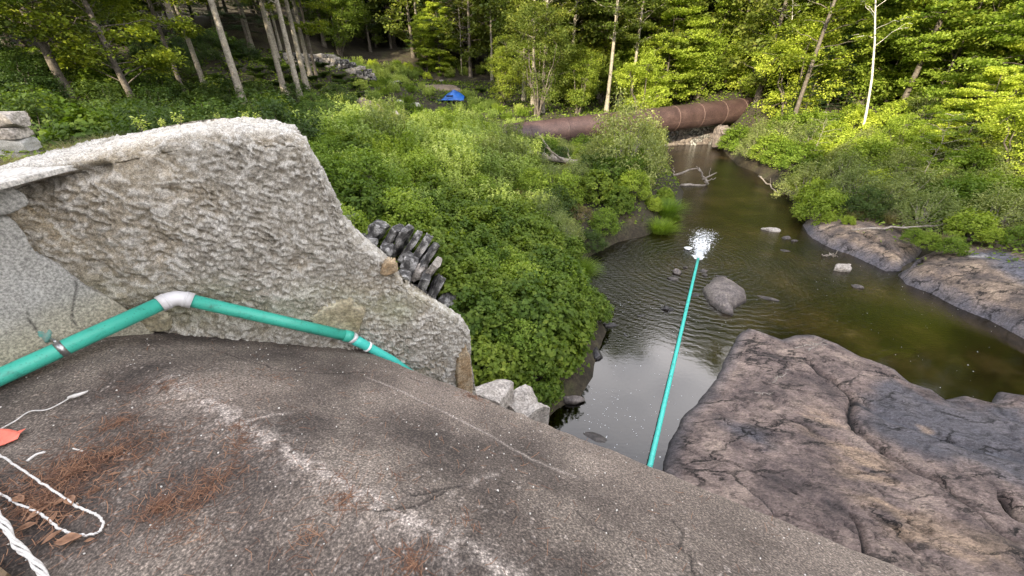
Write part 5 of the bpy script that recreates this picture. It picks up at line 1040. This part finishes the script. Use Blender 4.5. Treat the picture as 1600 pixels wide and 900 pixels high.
# --- named trees
def tree_at(key, px, py, s=1.0, label='', rz=None, tilt=(0, 0), depth=None):
    if depth: q = Ud(px, py, depth); P = (q[0], q[1], gz(q[0], q[1]))
    else: P = on_ground(px, py)
    return put(key, P[0], P[1], s, rz=rz, label=label, tilt=tilt, rnd=rr0)
tree_at('tall1', 325, 150, .85, 'pale trunked tree rising from the dark shrubs at upper left', rz=1)
tree_at('tall1', 186, 118, .8, 'slim grey trunked tree second from the left edge', rz=2.5)
tree_at('oak1', 108, 150, .9, 'shady tree at far left with a dark trunk', rz=2)
tree_at('tall1', 397, 82, .95, 'sunlit pale trunk left of the pair at the field stone wall', rz=3.3)
tree_at('tall1', 437, 96, .8, 'slender pale trunk between the shady slope and the twin trunks', rz=4)
tree_at('tall1', 486, 122, .9, 'left trunk of the twin trees at the field stone wall', rz=5)
tree_at('tall2', 496, 126, .9, 'right leaning trunk of the twin trees at the field stone wall', rz=.4)
tree_at('bare', 722, 118, .95, 'bare grey dead tree with spreading twigs behind the tarp', rz=1)
tree_at('maple1', 688, 116, .85, 'sunlit maple at the back of the clearing', rz=2)
tree_at('maple3', 668, 112, .8, 'small sunlit maple left of another at the back of the clearing', rz=1)
tree_at('big3', 840, 182, .85, 'full crowned oak leaning over the left end of the rusty pipe', rz=2.2)
tree_at('big2', 785, 168, .7, 'oak between the blue tarp and the rusty pipe', rz=4)
tree_at('big4', 905, 166, 1.0, 'oak just behind the middle of the rusty pipe', rz=1)
tree_at('big4', 965, 160, .9, 'maple sapling leaning over the rusty pipe', rz=3)
tree_at('tall1', 1031, 130, .9, 'brown pine trunk seen above the rusty pipe', rz=3)
tree_at('big2', 1085, 156, .7, 'light green maple above the right part of the rusty pipe', rz=3)
tree_at('big1', 1160, 146, .95, 'light green maple at the right end of the rusty pipe', rz=5)
P = U(1338, 232, 2.0); put('birch', P[0], P[1], 1.0, rz=0, label='white birch with a bare leaning trunk among the yellow green trees', tilt=(0, 0), rnd=rr0)
P = U(1218, 178, 3.0); put('birch', P[0], P[1], .8, rz=.3, label='thinner birch behind the hemlock near the rusty pipe end', rnd=rr0)
P = U(1238, 226, 1.4); put('hem1', P[0], P[1], .62, label='blue green hemlock at the right end of the rusty pipe', rnd=rr0)
P = U(1275, 215, 1.8); put('hem1', P[0], P[1], .6, label='smaller hemlock right of the first beside the rusty pipe', rnd=rr0)
P = U(1424, 305, 1.2); put('sap', P[0], P[1], .8, label='thin yellow leaved sapling over the right bank shrubs', rnd=rr0)
P = U(1262, 262, 1.2); put('sap', P[0], P[1], .7, label='sparse sapling left of the white birch', rnd=rr0)
for (px, py, z, k, s, lb) in [(1480, 268, 1.8, 'maple1', .5, 'low yellow green maple in front of the layered maples'), (1580, 275, 2.2, 'big1', .6, 'low yellow green maple over the large right ledge'), (1400, 262, 1.8, 'big1', .45, 'low yellow green maple right below the birch'), (1430, 215, 2.6, 'maple1', .9, 'yellow green maple with layered sprays right of the birch'), (1530, 235, 2.6, 'maple2', .85, 'tall layered yellow green maple near the right edge'), (1600, 215, 3.2, 'maple1', 1.0, 'yellow green maple cut by the right edge'), (1370, 190, 3.0, 'maple2', .8, 'yellow green maple just behind the white birch'), (1310, 185, 3.2, 'maple3', .9, 'maple left of the white birch with darker leaves'), (1480, 165, 4.0, 'maple2', 1.0, 'second row yellow green maple above the right bank')]:
    P = U(px, py, z); put(k, P[0], P[1], s, label=lb, rnd=rr0)
# --- forest
LANE = []
for p_ in [(500, 104), (540, 110), (580, 114), (620, 118), (660, 120), (700, 128), (530, 120)]:
    q_ = on_ground(*p_)
    for t_ in range(0, 30, 4): LANE.append((q_[0] - .5 * t_, q_[1] - .86 * t_, 3.3))
def forest(poly, sp_, seed, keys, label, group, lo=.8, hi=1.15, avoid=(), maxn=120):
    for c in scatter(poly, sp_, seed, 1.0, avoid, maxn):
        k = rr0.choice(keys); nm = PROTO[k][2].replace('_', ' ')
        put(k, c[0], c[1], rr0.uniform(lo, hi), label=nm, group=nm + 's ' + group, rnd=rr0)
forest([(-14, 30), (-15, 44), (-16, 58), (-40, 66), (-60, 40), (-34, 12), (-20, 16)], 3.6, 61, ['tall1', 'tall2', 'tall1', 'oak2', 'big2', 'hem2'], 'in the shady wood on the left slope', 'on the left slope', maxn=75, avoid=LANE)
forest([(-18, 64), (-8, 60), (6, 50), (16, 52), (26, 60), (30, 100), (-30, 110), (-40, 72)], 4.0, 62, ['tall1', 'tall2', 'hem2', 'tall1', 'oak1'], 'in the dark wood behind the clearing', 'behind the clearing', maxn=110, avoid=LANE)
forest([(14, 36), (20, 31), (32, 28), (44, 26), (60, 40), (60, 80), (26, 62), (14, 48), (11, 43)], 3.3, 63, ['maple1', 'big1', 'big1', 'tall2', 'maple2', 'big2'], 'on the sunlit wooded slope of the right bank', 'on the right slope', maxn=130, avoid=[(12, 21, 3), (14, 25, 3), (16, 29, 3), (18.5, 33, 3), (20.5, 37, 3), (22.5, 40, 3)])
forest([(3, 40), (12, 42), (14, 50), (4, 54), (1, 48)], 2.6, 64, ['big2', 'big4', 'tall1', 'big1'], 'behind the rusty pipe', 'behind the rusty pipe', maxn=24)
forest([(30, 24), (60, 20), (60, 0), (40, 8), (33, 14)], 4.2, 65, ['maple1', 'oak2', 'tall2'], 'on the right bank outside the picture', 'on the right bank outside', maxn=30)
forest([(22, 38), (34, 30), (52, 26), (60, 44), (48, 62), (26, 56)], 5.0, 71, ['dense'], '', '', lo=.9, hi=1.15, maxn=30)
forest([(2, 50), (14, 46), (26, 56), (24, 66), (0, 64)], 4.5, 72, ['dense'], '', '', lo=1.25, hi=1.45, maxn=26)
forest([(-12, 62), (0, 60), (0, 74), (-20, 80), (-40, 66), (-26, 58)], 5.5, 73, ['dense'], '', '', lo=.9, hi=1.2, maxn=22)
forest([(33, 22), (44, 18), (44, 0), (32, -2), (30, 10)], 4.0, 74, ['dense', 'tall2'], '', '', lo=.7, hi=.95, maxn=24)
# unseen wooded hill behind the dam, put in to shade the gorge
forest([(-30, -18), (-32, -36), (-20, -44), (10, -46), (26, -36), (24, -24), (0, -25), (-20, -20)], 4.2, 66, ['dense'], 'on the unseen hill put in behind the dam', 'out of view behind the dam', lo=.62, hi=.8, maxn=90)
# ground cover
rg = np.random.default_rng(77); n = 90000; r_ = 4 + 56 * rg.uniform(0, 1, n) ** 1.3; th = rg.uniform(-1.05, 1.05, n); x, y = r_ * np.sin(th), r_ * np.cos(th); P = np.stack([x, y], 1); s = -sdist(P, RIV)
dcl = np.min([np.hypot(x - a[0], y - a[1]) / a[2] for a in keepout], 0); ok = (s > .35) & (dcl > .55) & (x * .466 + y * .885 > 2.6) & ~((x > 13) & (s < 1.6) & (y < 25) & (rg.uniform(0, 1, n) < .85)); x, y, r_ = x[ok], y[ok], r_[ok]
z = ground(x, y) + rg.uniform(.0, .22, len(x)); V, F, rn = leaf_arrays(np.stack([x, y, z], 1), 1.0, rg, .5, .5); 
cen = np.repeat(np.stack([x, y, z], 1), 4, 0); V = cen + (V - cen) * np.repeat(.06 + r_ * .0045, 4)[:, None]
o = mk('ground_cover', V, F, M['leaf_shrub'], attrs={'rnd': ('FACE', rn)}); tag(o, kind='stuff')
for k, v in PROTO.items():
    if not v[1]:
        for ch in list(v[0].children): bpy.data.objects.remove(ch)
        bpy.data.objects.remove(v[0])

# ------------------------------------------------------------------ litter, ropes and small things on the dam
def dam_pt(px, py, up=0.0): P = on_dam(px, py); return np.array([P[0], P[1], P[2] + up])
def smooth_path(pts, n=8):
    P = np.array(pts); out = []
    for k in range(len(P) - 1):
        p0, p1, p2, p3_ = P[max(k - 1, 0)], P[k], P[k + 1], P[min(k + 2, len(P) - 1)]
        for t in np.linspace(0, 1, n, endpoint=False): out.append(.5 * ((2 * p1) + (-p0 + p2) * t + (2 * p0 - 5 * p1 + 4 * p2 - p3_) * t * t + (-p0 + 3 * p1 - 3 * p2 + p3_) * t ** 3))
    out.append(P[-1]); return np.array(out)
mb = MB(); pth = smooth_path([dam_pt(*p, .012) for p in [(-60, 680), (0, 712), (30, 732), (80, 765), (120, 792), (140, 801), (155, 808), (163, 818), (160, 830), (145, 838), (120, 837), (95, 828), (80, 815), (55, 800), (25, 787), (5, 775), (-40, 750)]]); rg = np.random.default_rng(2)
mb.tube(pth + rg.normal(size=pth.shape) * .0012, .0048, 8, True); tag(mb.build('rope_loop', M['rope']), 'white cord lying in a long loop on the dam at the lower left', 'cord')
mb = MB(); pth = smooth_path([dam_pt(*p, .010) for p in [(-20, 690), (0, 674), (25, 660), (48, 645), (75, 642), (100, 630), (112, 622)]]); mb.tube(pth, .0035, 6, True)
pth = smooth_path([dam_pt(*p, .014) for p in [(108, 624), (120, 621), (134, 616), (140, 613)]]); mb.tube(pth, np.interp(np.linspace(0, 1, len(pth)), [0, .3, 1], [.006, .013, .002]), 8, True)
tag(mb.build('white_string', M['rope']), 'thin white string with a frayed flat end running above the orange tape', 'string')
mb = MB(); ctr = smooth_path([dam_pt(*p, .045) for p in [(-60, 720), (-15, 775), (2, 805), (22, 835), (35, 858), (58, 880), (78, 905), (110, 950)]], 14)
T = np.gradient(ctr, axis=0); T /= np.linalg.norm(T, axis=1)[:, None]; S_ = np.cross(T, [0, 0, 1.]); S_ /= np.linalg.norm(S_, axis=1)[:, None]; Uq = np.cross(S_, T)
arc = np.concatenate([[0], np.cumsum(np.linalg.norm(np.diff(ctr, axis=0), axis=1))])
rope = thing('braided_rope', 'thick white rope of twisted strands at the bottom left corner', 'rope')
for k in range(4):
    ph = arc * 2 * np.pi / .34 + k * 2 * np.pi / 4; amp = .0065 + .003 * np.sin(arc * 2 * np.pi / .17)
    mb = MB(); mb.tube(ctr + amp[:, None] * (np.cos(ph)[:, None] * S_ + np.sin(ph)[:, None] * Uq), .0055, 8, True); mb.build('strand', M['rope'], rope)
# orange marking tape
pts = [(-60, 690), (0, 675), (18, 674), (30, 676), (44, 674), (36, 682), (30, 688), (10, 697), (-60, 720)]
V = np.array([dam_pt(*p, .02 + .008 * math.sin(i * 1.7)) for i, p in enumerate(pts)]); Vb = V - [0, 0, .003]; n_ = len(V)
o = mk('marking_tape', np.concatenate([V, Vb]), [tuple(range(n_)), tuple(range(2 * n_ - 1, n_ - 1, -1))] + [(k, (k + 1) % n_, n_ + (k + 1) % n_, n_ + k) for k in range(n_)], M['orange']); tag(o, 'scrap of bright coral orange tape with a torn end', 'tape')
mb = MB(); pth = smooth_path([dam_pt(*p, .008) for p in [(44, 722), (58, 712), (72, 708)]]); mb.tube(pth, .006, 6, True); tag(mb.build('peeled_twig', M['rope']), 'short pale peeled twig above the cord loop', 'twig')
mb = MB(); pth = smooth_path([dam_pt(*p, .006) for p in [(115, 702), (130, 706)]]); mb.tube(pth, .004, 5, True); tag(mb.build('wood_chip', M['white_stone']), 'small tan wood sliver lying on the rusty needles', 'chip')
c = [dam_pt(*p, .05) for p in [(-60, 860), (0, 885), (25, 905), (-10, 960), (-80, 960)]]; V = np.array(c + [p - [0, 0, .04] for p in c]); n_ = 5
o = mk('wood_board', V, [tuple(range(5))[::-1], tuple(range(5, 10))] + [(k, (k + 1) % 5, 5 + (k + 1) % 5, 5 + k) for k in range(5)], M['wood']); tag(o, 'corner of a brown board poking in at the bottom left', 'board')
# dry leaves
for k, (px, py, s, a, lb) in enumerate([(110, 846, .055, .2, 'long curled dry leaf just below the white cord loop'), (84, 842, .035, 1.0, 'crumpled dry leaf left of the long curled one'), (142, 846, .018, .4, 'tiny pink dry leaf right of the long curled one'), (112, 785, .045, -.6, 'grey curled leaf touching the cord'), (98, 786, .03, .9, 'small grey pod inside the cord loop'), (44, 826, .04, .3, 'brown leaf in the needles beside the braided rope'),
                               (60, 806, .04, 1.3, 'dark leaf inside the loop near its lower strand'), (33, 783, .04, -.3, 'tan leaf fragment inside the left of the loop'), (180, 743, .022, .5, 'small tan leaf on the needles right of the loop'), (190, 703, .016, .7, 'tiny leaf above the needle patch'), (86, 812, .03, 2.0, 'narrow brown leaf in the middle of the loop')]):
    g = np.linspace(-1, 1, 9); X, Y = np.meshgrid(g, g, indexing='ij'); x, y = X.ravel(), Y.ravel(); wd = np.clip(1 - np.abs(x) ** 1.6, .02, 1) * .42
    V = np.stack([x * s, y * wd * s, .35 * s * np.abs(y * wd) * 2 + .12 * s * x * x + .1 * s * fbm(p3(x, y, k, 2), 2, k)], 1); o = mk('dry_leaf', V, grid_faces(9, 9), M['dry_leaf'], smooth=True)
    P = dam_pt(px, py, .010); o.location = tuple(P); o.rotation_euler = (random.uniform(-.2, .2), random.uniform(-.2, .2), a); tag(o, lb, 'leaf')
    o.modifiers.new('s', 'SOLIDIFY').thickness = .0008
# pine needles
rg = np.random.default_rng(3); Vs = []; n_tot = 0
def needles(px, py, n, sx, sy, ang=0, ln=(.03, .075)):
    P = dam_pt(px, py)[:2]; n = int(n * .36); q = rg.normal(size=(n, 2)) * [sx * 1.15, sy * 1.5] * (1 + .5 * rg.normal(size=(n, 1))); c_, s_ = math.cos(ang), math.sin(ang)
    xy = P + np.stack([q[:, 0] * c_ - q[:, 1] * s_, q[:, 0] * s_ + q[:, 1] * c_], 1); xy = xy[(xy @ Nn < NE - .05)]
    n = len(xy); th = rg.uniform(0, 6.283, n); L_ = rg.uniform(*ln, n) * .5; tl = rg.normal(size=n) * .08; wv = .0011
    zc = dam_z(xy @ Nn) + rg.uniform(.004, .016, n); dx, dy = np.cos(th), np.sin(th); nx, ny = -dy, dx; bend_ = rg.normal(size=n) * .12 * L_
    out = []
    for e, bb in ((-1, 0), (0, 1), (1, 0)):
        cx = xy[:, 0] + dx * L_ * e + nx * bend_ * bb; cy = xy[:, 1] + dy * L_ * e + ny * bend_ * bb; cz = zc + e * L_ * tl
        out.append(np.stack([cx - nx * wv, cy - ny * wv, cz], 1)); out.append(np.stack([cx + nx * wv, cy + ny * wv, cz + .0006], 1))
    Vs.append(np.stack(out, 1))
for a in [(60, 790, 2400, .16, .10, .3), (110, 740, 1500, .20, .07, .4), (160, 715, 900, .16, .05, .5), (250, 790, 450, .05, .03, .6), (330, 755, 450, .10, .035, .9), (305, 780, 300, .06, .03, .9), (540, 782, 200, .05, .035, 0), (375, 690, 160, .04, .03, .4), (375, 668, 120, .05, .02, .4), (645, 885, 330, .04, .03, 1.2),
          (190, 660, 260, .10, .02, .6), (735, 620, 260, .07, .022, -.4), (480, 842, 120, .05, .03, .6), (540, 740, 50, .04, .03, 0), (620, 742, 50, .05, .03, 0), (260, 606, 300, .12, .05, .3), (720, 820, 60, .05, .05, 0), (430, 590, 90, .12, .05, 0), (270, 850, 120, .10, .05, .6), (400, 520, 120, .14, .02, -.2), (300, 820, 2200, 1.3, .9, 0), (900, 800, 400, 1.5, .5, -.5)]: needles(*a)
Q = np.concatenate(Vs); nn_ = len(Q); V = Q.reshape(-1, 3); b = np.arange(nn_)[:, None] * 6
F = np.concatenate([b + [0, 1, 3, 2], b + [2, 3, 5, 4]]); rn = rg.uniform(0, 1, nn_); o = mk('pine_needles', V, F, M['needle'], attrs={'rnd': ('FACE', np.concatenate([rn, rn]))}); tag(o, kind='stuff')
# loose grit
rg = np.random.default_rng(8); Vs = []; Fs = []; base = 0; cube = np.array([[a, b_, c_] for a in (-1, 1) for b_ in (-1, 1) for c_ in (-1, 1)], float); cf = np.array([[0, 1, 3, 2], [4, 6, 7, 5], [0, 4, 5, 1], [2, 3, 7, 6], [0, 2, 6, 4], [1, 5, 7, 3]])
for k in range(420):
    u_, n_ = rg.uniform(-1.8, 4), rg.uniform(-.3, 1.97); s = rg.uniform(.001, .0035) * (1 if k % 30 else 2.0); V = cube * rg.uniform(.6, 1.3, (8, 3)) * s; xy = A * u_ + Nn * n_
    Vs.append(V + [xy[0], xy[1], float(dam_z(np.array([n_]))[0]) + s * .6]); Fs.append(cf + base); base += 8
o = mk('loose_grit', np.concatenate(Vs), np.concatenate(Fs), M['white_stone']); tag(o, kind='stuff')

# ------------------------------------------------------------------ foam and splash at the outlet
def foam_mat():
    m, b, N, L, o = mat('foam'); g = N('TexCoord'); b.inputs['Base Color'].default_value = (.85, .88, .9, 1); b.inputs['Roughness'].default_value = .35; return m
M['foam'] = foam_mat()
rg = np.random.default_rng(12); fd = -dE[:2] / np.linalg.norm(dE[:2]); fs = np.array([fd[1], -fd[0]]); Vs = []; Fs = []; base = 0; kk = 0
hexa = np.array([[math.cos(t), math.sin(t), 0] for t in np.arange(6) / 6 * 2 * math.pi] + [[0, 0, .55]])
hf = np.array([[0, 1, 6], [1, 2, 6], [2, 3, 6], [3, 4, 6], [4, 5, 6], [5, 0, 6]])
while kk < 9500:
    t = rg.uniform(0, 1) ** .75 * 4.2; wd = .05 + .22 * t ** .8; q = rg.normal() * wd * .62
    dens = max(0, 1 - t / 4.2) ** 1.4 * math.exp(-1.2 * (q / wd) ** 2); web = abs(vnoise(np.array([[t * 5.0, q * 7.5, 1.]]), 4)[0])
    if t > .4 and rg.random() > dens * (1.5 if web < .10 else .16): continue
    s = rg.uniform(.004, .015) * (1.15 - .4 * t / 4.2); hgt = max(0, .16 * math.sin(min(t / 1.4, 1) * math.pi) * rg.uniform(0, 1)) * max(0, 1 - (q / wd) ** 2)
    xy = Ep[:2] + fd * t + fs * q
    st = rg.uniform(.8, 2.6); V = hexa * [s * st, s, s * .8]; th = rg.normal() * .5; V = np.stack([V[:, 0] * math.cos(th) - V[:, 1] * math.sin(th), V[:, 0] * math.sin(th) + V[:, 1] * math.cos(th), V[:, 2]], 1)
    Vs.append(V + [xy[0], xy[1], .006 + hgt]); Fs.append(hf + base); base += 7; kk += 1
o = mk('white_water', np.concatenate(Vs), np.concatenate(Fs), M['foam']); tag(o, kind='stuff')
g = np.linspace(0, 1, 90); q = np.linspace(-1, 1, 60); X, Y = np.meshgrid(g, q, indexing='ij'); x, y = X.ravel(), Y.ravel(); wd = .05 + .30 * x ** .8
nzf = fbm(np.stack([x * 14, y * 7, x * 0], 1), 4, 6)
zc = .05 * (1 - x) * (1 - y * y) + .045 * np.sin(np.clip(x * 2, 0, 1) * np.pi) * (1 - y * y) + .07 * nzf + .03 - .10 * x ** 1.5 - .09 * np.abs(y) ** 2 + .05 * fbm(np.stack([x * 5, y * 3, x * 0 + 4], 1), 3, 9)
V = np.stack([Ep[0] + fd[0] * x * 2.0 + fs[0] * y * wd, Ep[1] + fd[1] * x * 2.0 + fs[1] * y * wd, zc], 1)
o = mk('water_plume', V, grid_faces(90, 60), M['foam'], smooth=True); tag(o, kind='stuff')
P = U(1075, 388, .03); o = boulder('foam_clump', (P[0], P[1], .04), (.20, .13, .06), M['foam'], 4, sub=4, angular=False, rough=.6); tag(o, 'solid white clump of foam floating left of the splash', 'foam')
# small flecks of foam drifting on the pool
Vs = []; Fs = []; base = 0; rg = np.random.default_rng(21); k = 0
while k < 420:
    if rg.random() < .7: px, py = rg.uniform(900, 1150), rg.uniform(470, 740)
    else: px, py = rg.uniform(1150, 1600), rg.uniform(380, 640)
    P = U(px, py, 0)
    if sdist(P[None], RIV)[0] < .1 or vnoise(np.array([[P[0] * .9, P[1] * .9, 0]]), 8)[0] < rg.uniform(-.6, .8): continue
    s = rg.uniform(.003, .008) * (1.6 if rg.random() < .1 else 1); an = np.arange(5) / 5 * 6.283 + rg.uniform(0, 6); V = np.stack([P[0] + np.cos(an) * s * 1.4, P[1] + np.sin(an) * s, np.full(5, .004)], 1); Vs.append(np.concatenate([V, [[P[0], P[1], .007]]]))
    Fs.append(np.array([[0, 1, 5], [1, 2, 5], [2, 3, 5], [3, 4, 5], [4, 0, 5]]) + base); base += 6; k += 1
o = mk('foam_flecks', np.concatenate(Vs), np.concatenate(Fs), M['foam']); tag(o, kind='stuff')
